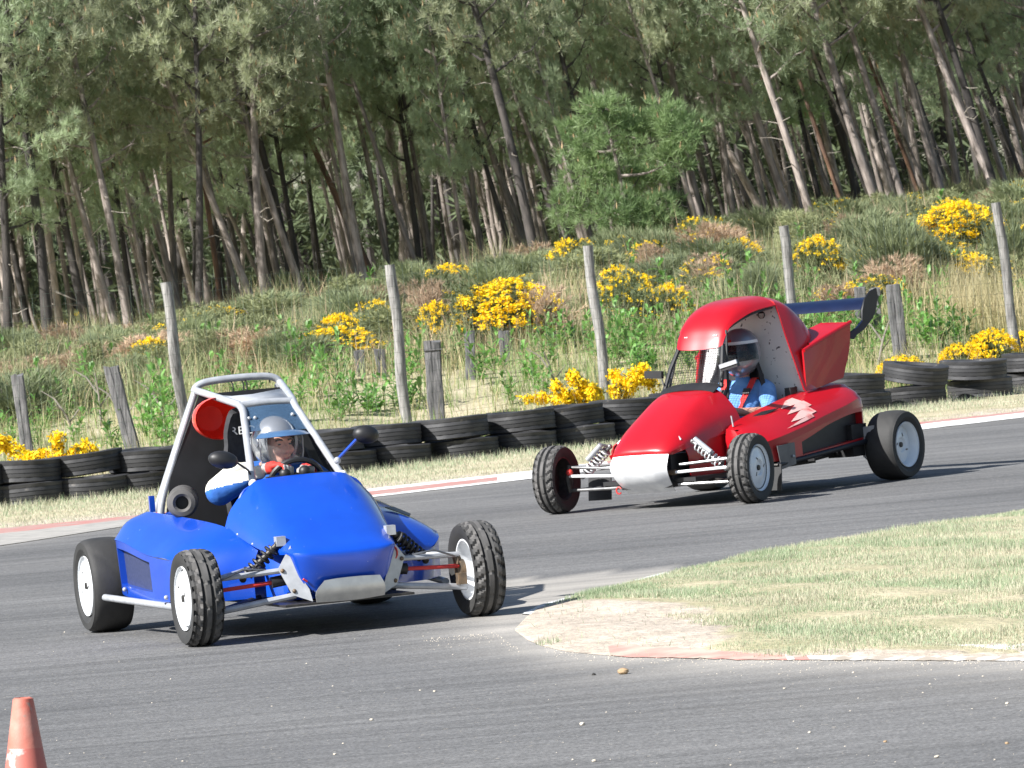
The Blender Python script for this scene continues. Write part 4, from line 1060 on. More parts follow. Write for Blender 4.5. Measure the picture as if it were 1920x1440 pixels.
def blue_driver():
    root = thing('person', 'driver of the blue buggy in open face silver helmet, white and blue suit, red gloves', 'person', (0, 0, 0), BYAW - math.pi / 2)
    base = Vector((-1.06, 0, .40))
    root.location = to_world(BX, BY, BYAW, base) + Vector((0, 0, .004))
    D = lambda p: Vector(p) - base
    hf = Vector((.93, .28, -.06)); hc = D((-.955, -.005, .968))
    hp, A, m = head_prims(hc, hf, (-.28, .93, 0))
    P = [('ball', D((-1.05, 0, .45)), (.16, .18, .13)), ('ball', D((-1.10, 0, .60)), (.13, .175, .18)), ('ball', D((-1.12, 0, .74)), (.125, .19, .14)),
         ('cap', D((-1.10, -.17, .825)), D((-1.10, .17, .825)), .068, .068), ('cap', D((-1.06, 0, .83)), D((-.99, 0, .93)), .058, .054),
         ('cap', D((-1.09, -.20, .81)), D((-.93, -.345, .755)), .088, .080), ('cap', D((-.93, -.345, .755)), D((-.755, -.165, .84)), .076, .040),
         ('cap', D((-1.09, .20, .81)), D((-.93, .33, .68)), .072, .058), ('cap', D((-.93, .33, .68)), D((-.76, .16, .80)), .054, .036),
         ('cap', D((-1.05, -.10, .43)), D((-.62, -.14, .52)), .085, .066), ('cap', D((-1.05, .10, .43)), D((-.62, .14, .52)), .085, .066),
         ('cap', D((-.62, -.14, .52)), D((-.25, -.11, .30)), .06, .045), ('cap', D((-.62, .14, .52)), D((-.25, .11, .30)), .06, .045)] + hp
    def pick(q):
        q = Vector(q) + base
        if (q - Vector((-.955, -.005, .968))).length < .155 or q.z > .93: return 0
        if q.y < -.14 and q.z > .66 and q.x > -1.2:
            t = q.z - .775 + (q.x + .93) * -.25
            if t > -.015: return 1
            if t > -.03: return 2
            return 2
        return 2
    me = body_mesh('body', P, [M['skin'], M['suitwhite'], M['suitblue']], pick, vox=.0075)
    body = obj('body', me, root)
    # face
    for s in (-1, 1):
        MB().ball(A(.089, .033 * s, .012), (.008, .010, .0045), rot=m).build('eye', M['darkvisor'], body)
        MB().tube([A(.096, .018 * s, .034), A(.097, .036 * s, .039), A(.086, .056 * s, .033)], .0048, 5).build('eyebrow', M['hairgrey'], body)
    MB().tube([A(.089, -.03, -.058), A(.099, -.012, -.066), A(.100, .012, -.066), A(.089, .03, -.058)], .004, 5).build('mouth', M['lips'], body)
    # open helmet: shell with a face opening
    rows = []; nv, nu = 16, 40
    hm = MB(); V = {}; fs = []
    for i in range(nv + 1):
        t = math.pi * .80 * i / nv
        for k in range(nu):
            a = 2 * math.pi * k / nu
            V[i, k] = A(-.012 + .138 * math.sin(t) * math.cos(a), .122 * math.sin(t) * math.sin(a), .022 + .140 * math.cos(t))
    for i in range(nv):
        for k in range(nu):
            a = 2 * math.pi * (k + .5) / nu; a = a if a < math.pi else a - 2 * math.pi; t = math.pi * .80 * (i + .5) / nv
            if abs(a) < 1.02 and t > 1.12: continue
            hm.add([V[i, k], V[i, (k + 1) % nu], V[i + 1, (k + 1) % nu], V[i + 1, k]], [(0, 3, 2, 1)])
    me = hm.mesh('helmet', M['helmet']); b = bmesh.new(); b.from_mesh(me); bmesh.ops.solidify(b, geom=b.faces[:], thickness=.014); b.to_mesh(me); b.free()
    me.polygons.foreach_set('use_smooth', [True] * len(me.polygons)); me.set_sharp_from_angle(angle=R(40))
    hel = obj('helmet', me, body)
    pk = []
    for r_, z in ((.126, .090), (.150, .088), (.178, .082), (.205, .066)):
        pk.append([A(-.01 + r_ * math.cos(a), r_ * .92 * math.sin(a), z - .018 * (1 - math.cos(a))) for a in np.linspace(-1.15, 1.15, 15)])
    shell('peak', [pk], .004, M['helmetblue'], hel)
    vz = []
    for zz, rr in ((.075, .152), (.03, .163), (-.04, .163), (-.10, .152)):
        vz.append([A(-.012 + rr * math.cos(a), rr * .93 * math.sin(a), zz) for a in np.linspace(-1.12, 1.12, 17)])
    mb = MB(); mb.grid(vz); mb.build('visor', M['visor'], hel)
    for a in (-1.12, 1.12):
        MB().tube([A(-.012 + rr * math.cos(a), rr * .93 * math.sin(a), zz) for zz, rr in ((.075, .152), (.03, .163), (-.04, .163), (-.10, .152))], .004, 5).build('visor_edge', M['silver'], hel)
    MB().ball(A(.01, -.132, .03), (.026, .010, .026), rot=m).build('visor_pivot', M['white'], hel)
    # hands on the wheel
    hand(body, 'glove', D((-.73, -.112, .858)), (.72, .62, .12), (-.2, .1, 1), 1, [M['glovered'], M['glovegrey']], 1.0, 1.12)
    hand(body, 'glove', D((-.77, .14, .83)), (.80, -.45, .25), (.1, .1, 1), -1, [M['glovered'], M['glovegrey']], 1.0, 1.1)
    return root
blue_driver()

def red_driver():
    root = thing('person', 'driver of the red buggy in full face silver helmet and blue short sleeved shirt', 'person', (0, 0, 0), RYAW - math.pi / 2)
    base = Vector((-1.14, 0, .42)); root.location = to_world(RX0, RY0, RYAW, base) + Vector((0, 0, .004))
    D = lambda p: Vector(p) - base
    hf = Vector((.96, .30, -.05)); hc = D((-1.26, .055, 1.03)); hp, A, m = head_prims(hc, hf, (-.30, .95, 0), 1.27)
    P = [('ball', D((-1.14, 0, .46)), (.16, .18, .13)), ('ball', D((-1.24, .01, .60)), (.13, .175, .17)), ('ball', D((-1.30, .02, .70)), (.125, .19, .13)),
         ('cap', D((-1.33, -.17, .785)), D((-1.33, .20, .785)), .068, .068), ('cap', D((-1.31, .03, .80)), D((-1.28, .05, .93)), .056, .054),
         ('cap', D((-1.31, .23, .765)), D((-1.17, .34, .60)), .074, .060), ('cap', D((-1.17, .34, .60)), D((-.92, .19, .63)), .046, .032),
         ('cap', D((-1.31, -.20, .765)), D((-1.17, -.33, .60)), .074, .060), ('cap', D((-1.17, -.33, .60)), D((-.92, -.16, .64)), .046, .032),
         ('cap', D((-1.12, -.10, .44)), D((-.70, -.14, .52)), .085, .066), ('cap', D((-1.12, .10, .44)), D((-.70, .14, .52)), .085, .066),
         ('cap', D((-.70, -.14, .52)), D((-.32, -.11, .30)), .06, .045), ('cap', D((-.70, .14, .52)), D((-.32, .11, .30)), .06, .045)] + hp
    def pick(q):
        q = Vector(q) + base
        if q.z > .875: return 0
        if abs(q.y) > .10 and q.x > -1.13 and q.z > .57 and q.y * 1 != 0 and q.x < -.85: return 0
        if q.z < .52: return 2
        return 1
    body = obj('body', body_mesh('body', P, [M['skin'], M['shirt'], M['suitblue']], pick), root)
    for s in (-1, 1):
        hand(body, 'hand', D((-.915, .185 * s if s > 0 else -.155, .635)), (.9, -.3 * s, .15), (0, 0, 1), -s, [M['skin'], M['skin']], 1.0, 1.0)
    # harness: two shoulder straps and their buckle
    for y0, y1 in ((-.115, -.05), (.15, .07)):
        pts = spline([D((-1.385, y0, .80)), D((-1.30, y0 * .95 + .01, .862)), D((-1.215, y0 * .85 + .02, .79)), D((-1.16, y1 * 1.1 + .02, .68)), D((-1.095, y1 * .8 + .02, .57))], 4)
        rows = [[Vector(p) + Vector((.012, d, .004)) for d in (-.026, 0, .026)] for p in pts]
        b = shell('harness_strap', [rows], .004, M['belt'], body)
        MB().box(pts[9] + np.array((.022, 0, .006)), (.012, .058, .045), rot=Matrix.Rotation(R(-32), 3, 'Y')).build('buckle', M['black'], b)
    # full helmet
    hm = MB(); V = {}; nv, nu = 20, 44
    for i in range(nv + 1):
        t = math.pi * .83 * i / nv
        for k in range(nu):
            a = 2 * math.pi * k / nu; ch = max(0, math.cos(a)) ** 2 * max(0, math.sin((t - 1.3) * 1.3)) * .03 if t > 1.3 else 0
            V[i, k] = A(-.012 + (.140 * math.sin(t) + ch) * math.cos(a) , .124 * math.sin(t) ** .9 * math.sin(a), .024 + .142 * math.cos(t) - ch * .5)
    for i in range(nv):
        for k in range(nu):
            a = 2 * math.pi * (k + .5) / nu; a = a if a < math.pi else a - 2 * math.pi; t = math.pi * .83 * (i + .5) / nv
            if abs(a) < 1.12 and 1.22 < t < 1.82: continue
            band = 2 if 1.08 < t < 1.2 and abs(a) < 1.5 else (1 if t < 1.08 else 0)
            hm.add([V[i, k], V[i, (k + 1) % nu], V[i + 1, (k + 1) % nu], V[i + 1, k]], [(0, 3, 2, 1)], band)
    me = hm.mesh('helmet', [M['helmet'], mat('grey_blue_helmet_top', (.24, .28, .35), (.2, .23, .3), rough=.3, metal=.4, coat=.6), M['white']]); b = bmesh.new(); b.from_mesh(me); bmesh.ops.solidify(b, geom=b.faces[:], thickness=.014); b.to_mesh(me); b.free()
    me.polygons.foreach_set('use_smooth', [True] * len(me.polygons)); me.set_sharp_from_angle(angle=R(40))
    hel = obj('helmet', me, body)
    mb = MB(); mb.grid([[A(-.012 + rr * math.cos(a), rr * .90 * math.sin(a), zz) for a in np.linspace(-1.15, 1.15, 17)] for zz, rr in ((.078, .138), (.03, .150), (-.02, .155))]); mb.build('visor', M['faceshade'], hel)  # dark sheet added over the face opening, imitates shade under the roof
    # dark glasses over the eyes
    gl = MB(); gl.grid([[A(.098 + .012 * math.cos(a * 1.4), .075 * math.sin(a), z) for a in np.linspace(-1.2, 1.2, 13)] for z in (.038, .002)])
    gl.build('sunglasses', M['darkvisor'], body)
    MB().box(A(.112, -.028, .102), (.004, .03, .02), rot=m @ Matrix.Rotation(R(-40), 3, 'Y')).build('helmet_badge', M['redrod'], hel)
    return root
red_driver()

# ------------------------------------------------------------------ tyre wall
def old_tyre_mesh(seed):
    r = random.Random(seed); D, H = .375, .212; N = 60; h = H / 2
    prof = [(D * .60, -h * .72), (D * .66, -h * .95), (D * .80, -h), (D * .95, -h * .965), (D * .985, -h * .90)]
    for gq in (-.55, -.18, .2, .56):
        prof += [(D * (.985 - .02 * abs(gq)), h * (gq - .05)), (D * .965, h * (gq - .03)), (D * .965, h * (gq + .03)), (D * (.985 - .02 * abs(gq)), h * (gq + .05))]
    prof += [(D * .985, h * .90), (D * .95, h * .965), (D * .80, h), (D * .66, h * .95), (D * .60, h * .72), (D * .63, h * .4), (D * .9, h * .3), (D * .9, -h * .3), (D * .63, -h * .4)]
    mb = MB(); vs = []
    for j, (q, z) in enumerate(prof):
        for k in range(N):
            a = 2 * math.pi * k / N
            rr = q * (1 + .012 * math.sin(2 * a + seed) )
            if abs(z) > h * .5 and abs(z) < h * .9 and q > D * .95 and k % 3 == 0: rr -= .006
            vs.append((rr * math.cos(a), rr * math.sin(a), z + .006 * math.sin(2 * a + seed * 2)))
    n = len(prof)
    mb.add(vs, [(j * N + k, j * N + (k + 1) % N, ((j + 1) % n) * N + (k + 1) % N, ((j + 1) % n) * N + k) for j in range(n) for k in range(N)])
    return mb.mesh('tyre', M['oldtyre'], angle=28)
OT = [old_tyre_mesh(i) for i in range(4)]
stack_px = [-70, 43, 152, 266, 378, 490, 620, 735, 852, 969, 1075, 1181, 1288, 1395, 1500, 1612, 1724, 1835, 1945]
notes = {43: 'at the far left end of the tyre wall', 152: 'second stack from the left end, above the grass verge', 266: 'stack just left of the blue buggy roll cage', 378: 'stack hidden behind the blue buggy seat',
         490: 'stack seen through the blue buggy windscreen', 620: 'stack behind the left front pillar of the blue buggy', 735: 'stack just right of the blue buggy outer mirror', 852: 'stack below the broad grey sleeper post',
         969: 'third stack right of the blue buggy outer mirror', 1075: 'stack left of the third tall fence post', 1181: 'stack behind the nose of the red buggy', 1612: 'stack just right of the red buggy tail',
         1724: 'raised stack below the right hand gorse bushes', 1835: 'stack below the large gorse bush at right', 1945: 'stack at the right edge of the photo', 1288: 'stack hidden behind the red buggy hood', 1395: 'stack hidden behind the red driver', 1500: 'stack hidden behind the red roof', -70: 'stack past the left edge'}
rr_ = random.Random(5)
for i, px in enumerate(stack_px):
    Y = 52.
    for _ in range(30):
        X = at(px, 850, Y)[0]; Y = float(wall_y(X)) + .30
    for lvl in (0, 1):
        if px < 0 and lvl == 0: pass
        o = obj('tyre', OT[(i * 2 + lvl * 3) % 4])
        tx, ty = rr_.uniform(-.03, .04), rr_.uniform(-.06, .06)
        dz = 0
        if px == 1724 and lvl == 1: ty = -.16; dz = .035
        if px == 152 and lvl == 1: ty = -.07; dz = .015
        o.rotation_euler = (tx * lvl, ty * lvl, rr_.uniform(0, 6))
        o.location = (X + rr_.uniform(-.05, .05) + .03 * (1 - lvl), Y + rr_.uniform(-.09, .07), .104 + lvl * .213 + dz + max(0, float(ground_z(X, Y))))
        o.scale = (lambda q: (q, q, rr_.uniform(.97, 1.03)))(rr_.uniform(.95, 1.06))
        tag(o, ('upper' if lvl else 'lower') + ' worn black tyre, ' + notes[px], 'tyre', 'old tyres stacked two high along the track')

# ------------------------------------------------------------------ fence and stumps
fence = thing('wire_fence', 'tall wire mesh fence on weathered round wooden posts behind the tyre wall', 'fence', (1.0, 56.1, .9))
fo = Vector((1.0, 56.1, .9))
FP = [((-3.37, 52.7), (-3.45, 2.03)), ((-1.15, 54.45), (-1.17, 2.02)), ((1.01, 56.16), (.95, 2.05)), ((3.25, 57.93), (3.19, 2.09)), ((5.89, 60.01), (5.81, 2.16)), ((-5.9, 51.2), (-6.0, 2.0)), ((8.3, 62.2), (8.2, 2.25))]
for k, ((x, y), (tx, tz)) in enumerate(FP):
    z0 = float(ground_z(x, y)) - .1
    xb = x + (x - tx) * .3; mb = MB(); r0 = .058
    pts = []; rs = []
    for t in np.linspace(0, 1, 12):
        pts.append((xb + (tx - xb) * t + .012 * math.sin(t * 9 + k * 2), y + .01 * math.sin(t * 7 + k), z0 + (tz - z0) * t)); rs.append(r0 * (1.06 - .1 * t) * (1 + .05 * math.sin(t * 13 + k * 3)))
    mb.tube(pts, rs, 12); p = mb.build('post', M['wood'], fence, angle=50); p.matrix_parent_inverse = Matrix.Translation(-fo)
mb = MB(); fl = sorted([(a[0], a[1], b[1]) for a, b in FP])
for (xa, ya, za), (xb, yb, zb) in zip(fl[:-1], fl[1:]):
    Lw = math.hypot(xb - xa, yb - ya); nn = int(Lw / .12)
    g0, g1 = float(ground_z(xa, ya)), float(ground_z(xb, yb))
    for q in range(15):
        f = q / 14; mb.tube([(xa, ya - .07, g0 + .1 + (za - .1 - g0) * f), (xb, yb - .07, g1 + .1 + (zb - .1 - g1) * f)], .0014, 3, cap=False)
    for q in range(nn):
        f = q / nn; x, y, g = xa + (xb - xa) * f, ya + (yb - ya) * f - .07, g0 + (g1 - g0) * f; zt = za + (zb - za) * f
        mb.tube([(x, y, g + .1), (x, y, zt)], .0012, 3, cap=False)
w = mb.build('wire_mesh', M['wire'], fence, weld=False, smooth=False); w.matrix_parent_inverse = Matrix.Translation(-fo); tag(w, kind='stuff')

def stump(px_top, py_top, px_b, py_b, Y, wpx, label, lean=0, broad=False):
    a, b = at(px_b, py_b, Y), at(px_top, py_top, Y)
    gz = float(ground_z(a[0], Y)) - .08
    d = (b - a); a = b - d * ((b[2] - gz) / max(.05, d[2]))
    sc = FPX / Y; w = wpx / sc; dep = w * .8
    mb = MB(); rows = []
    rnd = random.Random(int(px_top))
    for t in np.linspace(0, 1, 9):
        c = a + (b - a) * t; hw, hd = w / 2 * (1 + .05 * math.sin(t * 8 + px_top)), dep / 2
        o2 = [(-1, -.85), (-.85, -1), (-.2, -1.02), (-.12, -.95), (.05, -1), (.85, -1), (1, -.85), (1, .85), (.85, 1), (-.85, 1), (-1, .85)]
        top = .012 * (t == 1)
        rows.append([(c[0] + x * hw, c[1] + y * hd + .004 * rnd.uniform(-1, 1), c[2] + top * rnd.uniform(-1, 1) * 1.6) for x, y in o2])
    mb.grid(rows, closed=True); n = len(rows[0]); mb.add(rows[-1], [tuple(range(n))])
    if broad:
        c = b; mb.box((c[0], c[1] - dep * .5, c[2] - .09), (w * 1.08, .02, .012))
    o = mb.build('wooden_stump', M['sleeper'], None, angle=40)
    base = Vector(a); o.data.transform(Matrix.Translation(-base)); o.location = base
    tag(o, label, 'wooden post', 'short dark sleeper posts behind the tyre wall')
stump(32, 703, 45, 800, 53.0, 22, 'short dark grey post at the far left of the wild grass')
stump(208, 688, 238, 800, 53.6, 27, 'leaning dark wedge shaped post left of the first tall fence post', broad=False)
stump(673, 658, 682, 730, 60.0, 19, 'small dark stump, left one of the pair left of the second tall post')
stump(711, 655, 722, 730, 59.6, 20, 'small dark stump touching the left side of the second tall post')
stump(810, 640, 818, 775, 55.2, 31, 'broadest grey sleeper post, right of the second tall fence post', broad=True)
stump(880, 622, 884, 745, 58.5, 19, 'narrow grey stump below the large yellow gorse bush')
stump(944, 621, 950, 690, 61.0, 20, 'small dark stump right of the large yellow gorse bush')
stump(1612, 540, 1620, 660, 62.0, 22, 'dark stump just left of the rear wing end plate')
stump(1640, 541, 1646, 650, 62.6, 19, 'dark stump directly behind the rear wing end plate')
stump(1674, 535, 1688, 660, 60.5, 27, 'tall leaning dark stump right of the rear wing')
stump(1480, 590, 1486, 680, 63.0, 18, 'dark stump half hidden behind the red roof')

# ------------------------------------------------------------------ foliage pieces
def norm(v): return v / np.maximum(np.linalg.norm(v, axis=-1, keepdims=True), 1e-9)
def tufts(C, Dr, L, W, k, spread, rng):
    """C (N,3) centres, Dr (N,3) directions: k thin needle triangles each"""
    N = len(C); C = np.repeat(C, k, 0); d = norm(np.repeat(Dr, k, 0) + rng.normal(0, spread, (N * k, 3)))
    s = norm(np.cross(d, rng.normal(0, 1, (N * k, 3)))) * (W * rng.uniform(.7, 1.3, (N * k, 1)) * .5)
    tip = C + d * (L * rng.uniform(.65, 1.2, (N * k, 1)))
    mid = C + d * (L * .35)
    V = np.stack([C, mid + s, tip, mid - s], 1).reshape(-1, 3)
    F = np.arange(4 * N * k).reshape(-1, 4)
    return V, F
def join(parts):
    V, F, I, o = [], [], [], 0
    for v, f, m in parts:
        V.append(v); F.append(f + o); I.append(np.full(len(f), m)); o += len(v)
    return np.concatenate(V), np.concatenate(F), np.concatenate(I)
def blobs(C, r, k, rng, sq=1.0):
    """small clusters of petals round each centre"""
    N = len(C); r = np.repeat(np.broadcast_to(r, (N,)), k)[:, None]
    p = np.repeat(C, k, 0) + rng.normal(0, .5, (N * k, 3)) * r * np.array([1, 1, sq])
    a = norm(rng.normal(0, 1, (N * k, 3))); b = norm(np.cross(a, rng.normal(0, 1, (N * k, 3)))); s = r * rng.uniform(.30, .55, (N * k, 1))
    V = np.stack([p - a * s, p - b * s * .8, p + a * s, p + b * s * .8], 1).reshape(-1, 3)
    return V, np.arange(4 * N * k).reshape(-1, 4)

def zone(X, Y):
    q = np.array([X, Y, float(ground_z(X, Y)) - CH]); c, s_ = math.cos(PIT), math.sin(PIT)
    z = q[1] * c - q[2] * s_; u = q[1] * s_ + q[2] * c; px = 960 + FPX * (q[0] * math.cos(TH) - u * math.sin(TH)) / z
    for lim, t in ((110, 'at the left edge'), (310, 'left of the first tall post'), (540, 'right of the first tall post'), (745, 'left of the second tall post'), (920, 'right of the second tall post'),
                   (1115, 'left of the third tall post'), (1290, 'right of the third tall post'), (1480, 'left of the fourth tall post'), (1670, 'right of the fourth tall post'), (1880, 'left of the fifth tall post')):
        if px < lim: return t
    return 'at the right edge'
# ------------------------------------------------------------------ pines
def pine_variant(seed, H, crown0, spreadR, needle_m, bark_m, nb=30, bend=.3):
    rng = np.random.default_rng(seed); rnd = random.Random(seed)
    ph = rnd.uniform(0, 6.28)
    def axis_pt(z):
        t = z / H
        return np.array([bend * math.sin(t * 2.2 + ph) - bend * math.sin(ph) + .05 * math.sin(t * 9 + ph), bend * .5 * math.sin(t * 2.8 + ph * 2) - bend * .5 * math.sin(ph * 2), z])
    rad = lambda z: .12 * (1 - .8 * z / H) * (1 + .25 * math.exp(-z / .35))
    mb = MB(); zs = np.linspace(-.3, H, 26)
    mb.tube([axis_pt(z) for z in zs], [rad(max(z, 0)) * (1 + .05 * math.sin(z * 5 + seed)) for z in zs], 9)
    C, Dr = [], []
    for i in range(nb):
        z = crown0 + (H - crown0) * ((i + rnd.random()) / nb) ** .92
        t = (z - crown0) / (H - crown0); L = spreadR * (1.05 - .6 * t) * rnd.uniform(.6, 1.2) * (.75 + .25 * min(1, t * 5))
        a = i * 2.4 + rnd.uniform(-.5, .5); dirh = np.array([math.cos(a), math.sin(a), 0])
        p0 = axis_pt(z); pts = []
        for q in np.linspace(0, 1, 5): pts.append(p0 + dirh * L * q + np.array([0, 0, L * (.12 * q + .25 * q * q * rnd.uniform(.5, 1.3)) + (.25 * t) * L * q]) + rng.normal(0, .03, 3) * q)
        mb.tube(pts, [.030 * (1 - .3 * t), .024, .018, .012, .006], 5, cap=False)
        for _ in range(int(rnd.uniform(6.5, 9.5) * max(.6, L / 1.4))):
            q = rnd.uniform(.35, 1.03); k = min(3, int(q * 4)); base = pts[k] * (1 - (q * 4 - k)) + pts[min(4, k + 1)] * (q * 4 - k) if q < 1 else pts[4]
            cc = base + rng.normal(0, 1, 3) * np.array([.19, .19, .12]) * (.6 + .6 * q) * L * .8; cr_ = rnd.uniform(.13, .26)
            mb.tube([base, cc], [.008, .003], 3, cap=False)
            for _ in range(rnd.randint(6, 9)):
                off = rng.normal(0, .6, 3) * cr_ * np.array([1, 1, .75])
                if cc[2] > 6.0 and rnd.random() < .68: continue
                C.append(cc + off); Dr.append(dirh * .4 + np.array([0, 0, .8]) + norm(off) * .6)
        for _ in range(3):
            q = rnd.uniform(.4, .95); k = min(3, int(q * 4)); e = pts[k] + rng.normal(0, .22, 3) * L * .6; mb.tube([pts[k], e], [.009, .003], 3, cap=False)
    # bare dead branches under the crown
    for i in range(7):
        z = crown0 * rnd.uniform(.35, 1.05); a = rnd.uniform(0, 6.28); L = rnd.uniform(.15, .8); p0 = axis_pt(z); d = np.array([math.cos(a), math.sin(a), rnd.uniform(-.15, .35)])
        e1 = p0 + d * L * .5 + rng.normal(0, .04, 3); mb.tube([p0, e1, p0 + d * L + np.array([0, 0, -.1 * L * rnd.random()])], [.012, .009, .004], 4, mi=1, cap=False)
    trunk = mb.mesh('trunk', [bark_m, M['twig']], angle=60, weld=False)
    C, Dr = np.array(C), np.array(Dr)
    v, f = tufts(C, Dr, .17, .0105, 20, .75, rng)
    sel = rng.random(len(C)) < .13
    v2, f2 = tufts(C[sel] + norm(Dr[sel]) * .07, np.array([[0, 0, 1.]]) + Dr[sel] * .15, .13, .028, 2, .1, rng)
    V, F, I = join([(v, f, 0), (v2, f2, 1)])
    crown = fast_mesh('crown', V, F, [needle_m, M['candle']], mi=I)
    return trunk, crown
PV = []
for i, (H, c0, sr, nm, bk) in enumerate([(8.6, 2.6, 1.45, 'needle', 'bark'), (9.0, 3.2, 1.5, 'needle2', 'bark'), (8.2, 2.0, 1.4, 'needle', 'barkdark'), (8.8, 2.9, 1.5, 'needle2', 'bark'),
                                         (8.5, 2.3, 1.35, 'needle', 'bark'), (9.2, 3.4, 1.5, 'needle2', 'barkdark'), (8, 1.7, 1.4, 'needle', 'bark'), (8.8, 3.0, 1.4, 'needle2', 'barkred'), (8.8, 3.7, 1.4, 'needle', 'bark')]):
    PV.append(pine_variant(100 + i, H, c0, sr, M[nm], M[bk], 40 if i % 2 else 36, .22 + .06 * (i % 3)))
TREE_FRONT = lambda X: 81 + .35 * X
def plant_pine(x, y, lean, r, var, rz, label, group=None, zs=1.0, leany=0., bark=None):
    z = float(ground_z(x, y)) - .05
    o = thing('pine_tree', label, 'pine tree', (x, y, z), 0, group)
    tm, cm = PV[var]
    Mx = Matrix.Translation((x, y, z)) @ Matrix.Rotation(-lean, 4, 'Y') @ Matrix.Rotation(leany, 4, 'X') @ Matrix.Rotation(rz, 4, 'Z')
    o.matrix_world = Mx
    t = obj('trunk', tm, o); k = r / .12; t.scale = (k, k, zs)
    c = joined(obj('crown', cm, o)); c.scale = (min(k, 1.25) ** .5, min(k, 1.25) ** .5, zs)
    return o
# trees one can tell apart: base pixel, upper pixel, trunk width in pixels, variant, label
front = [
 (8, 640, 0, 250, 24, 2, 'dark thick pine trunk at the extreme left edge'),
 (92, 640, 28, 290, 28, 5, 'thick dark pine leaning left, second from the left edge'),
 (155, 560, 108, 220, 14, 0, 'thin pale pine between the two dark trunks at left and the long pale one'),
 (248, 655, 150, 215, 22, 3, 'long pale grey pine leaning left, ending left of the first tall fence post'),
 (282, 560, 236, 170, 13, 4, 'slim pine left of the first tall fence post'),
 (336, 590, 313, 100, 17, 1, 'straight sunlit pale pine rising behind the first tall fence post'),
 (373, 580, 350, 190, 20, 5, 'straight nearly black pine right of the first tall fence post'),
 (410, 545, 372, 180, 14, 7, 'russet pine right of the straight black pine'),
 (480, 500, 400, 335, 9, 6, 'thin pale pine leaning steeply left of the tall upright pine'),
 (502, 555, 474, 30, 23, 1, 'tall upright pine reaching the top edge above the blue buggy roof'),
 (562, 565, 500, 150, 15, 2, 'dark slender pine right of the tall upright pine'),
 (692, 505, 580, 230, 18, 7, 'russet lit pine, right one of the leaning pair above the second fence post'),
 (672, 520, 592, 275, 12, 4, 'slender pine, left one of the leaning pair above the second fence post'),
 (722, 490, 665, 230, 15, 3, 'grey pine above the top of the second tall fence post'),
 (782, 495, 742, 150, 16, 2, 'dark pine left of the brown dead bush'),
 (808, 505, 765, 240, 14, 0, 'grey pine behind the brown dead bush'),
 (852, 490, 815, 290, 9, 6, 'thin pale pine above the large yellow gorse'),
 (932, 490, 895, 335, 8, 6, 'thin forked looking pale pine above the large yellow gorse'),
 (938, 470, 932, 330, 7, 4, 'very thin pale pine left of the big leaning dark trunk'),
 (990, 500, 938, 340, 17, 0, 'pale pine just left of the big leaning dark trunk'),
 (1010, 500, 868, 40, 25, 5, 'big dark pine leaning far left in the middle of the photo'),
 (1022, 480, 984, 270, 12, 4, 'slim pale pine right of the big leaning dark trunk'),
 (1100, 430, 1022, 10, 18, 3, 'grey pine rising behind the bright young pine'),
 (1150, 420, 1056, 10, 12, 2, 'dark pine right behind the bright young pine'),
 (1240, 430, 1168, 30, 9, 6, 'thin pine above the right side of the young pine'),
 (1342, 470, 1282, 330, 10, 0, 'short visible thin pine leaning left at the right side of the young pine'),
 (1390, 485, 1350, 160, 16, 1, 'pale pine behind the reddish dead bush'),
 (1452, 465, 1395, 250, 15, 3, 'grey pine left of the fourth tall fence post'),
 (1524, 430, 1435, 140, 20, 0, 'large pale curved pine right of the fourth tall fence post'),
 (1592, 430, 1520, 200, 12, 7, 'russet slender pine between two larger grey trunks at right'),
 (1662, 418, 1535, 10, 23, 1, 'large grey pine leaning left above the rear wing'),
 (1606, 410, 1570, 200, 14, 2, 'dark pine behind the large grey one above the rear wing'),
 (1728, 380, 1652, 160, 11, 7, 'thin orange barked pine left of the upper gorse bush'),
 (1800, 385, 1762, 180, 19, 3, 'grey pine behind the left part of the upper gorse bush'),
 (1868, 340, 1745, 40, 21, 1, 'large pale pine leaning left behind the fifth tall fence post'),
 (1870, 370, 1790, 150, 22, 5, 'dark pine just left of the fifth tall fence post'),
 (1925, 290, 1845, 40, 17, 0, 'grey pine leaning into the right edge of the photo'),
]
rt = random.Random(21); used = []
for bx, by, tx, ty, wpx, var, label in front:
    X = at(bx, by, 85)[0]; Y = float(TREE_FRONT(X)) + rt.uniform(0, 6)
    for _ in range(10):
        X = at(bx, by, Y)[0]; Y = float(TREE_FRONT(X)) + (0.5 if wpx > 19 else 5 if wpx > 13 else 11)
    a, b = at(bx, by, Y), at(tx, ty, Y); d = b - a; lean = math.atan2(-d[0], d[2])
    g = float(ground_z(a[0], Y)); x0 = a[0] + d[0] / d[2] * (g - a[2])
    r = max(.045, wpx * .82 / 2 / (FPX / Y))
    plant_pine(x0, Y, lean, r, var, rt.uniform(-.5, .5), label, 'front rank of pines along the wood edge')
    used.append((x0, Y))
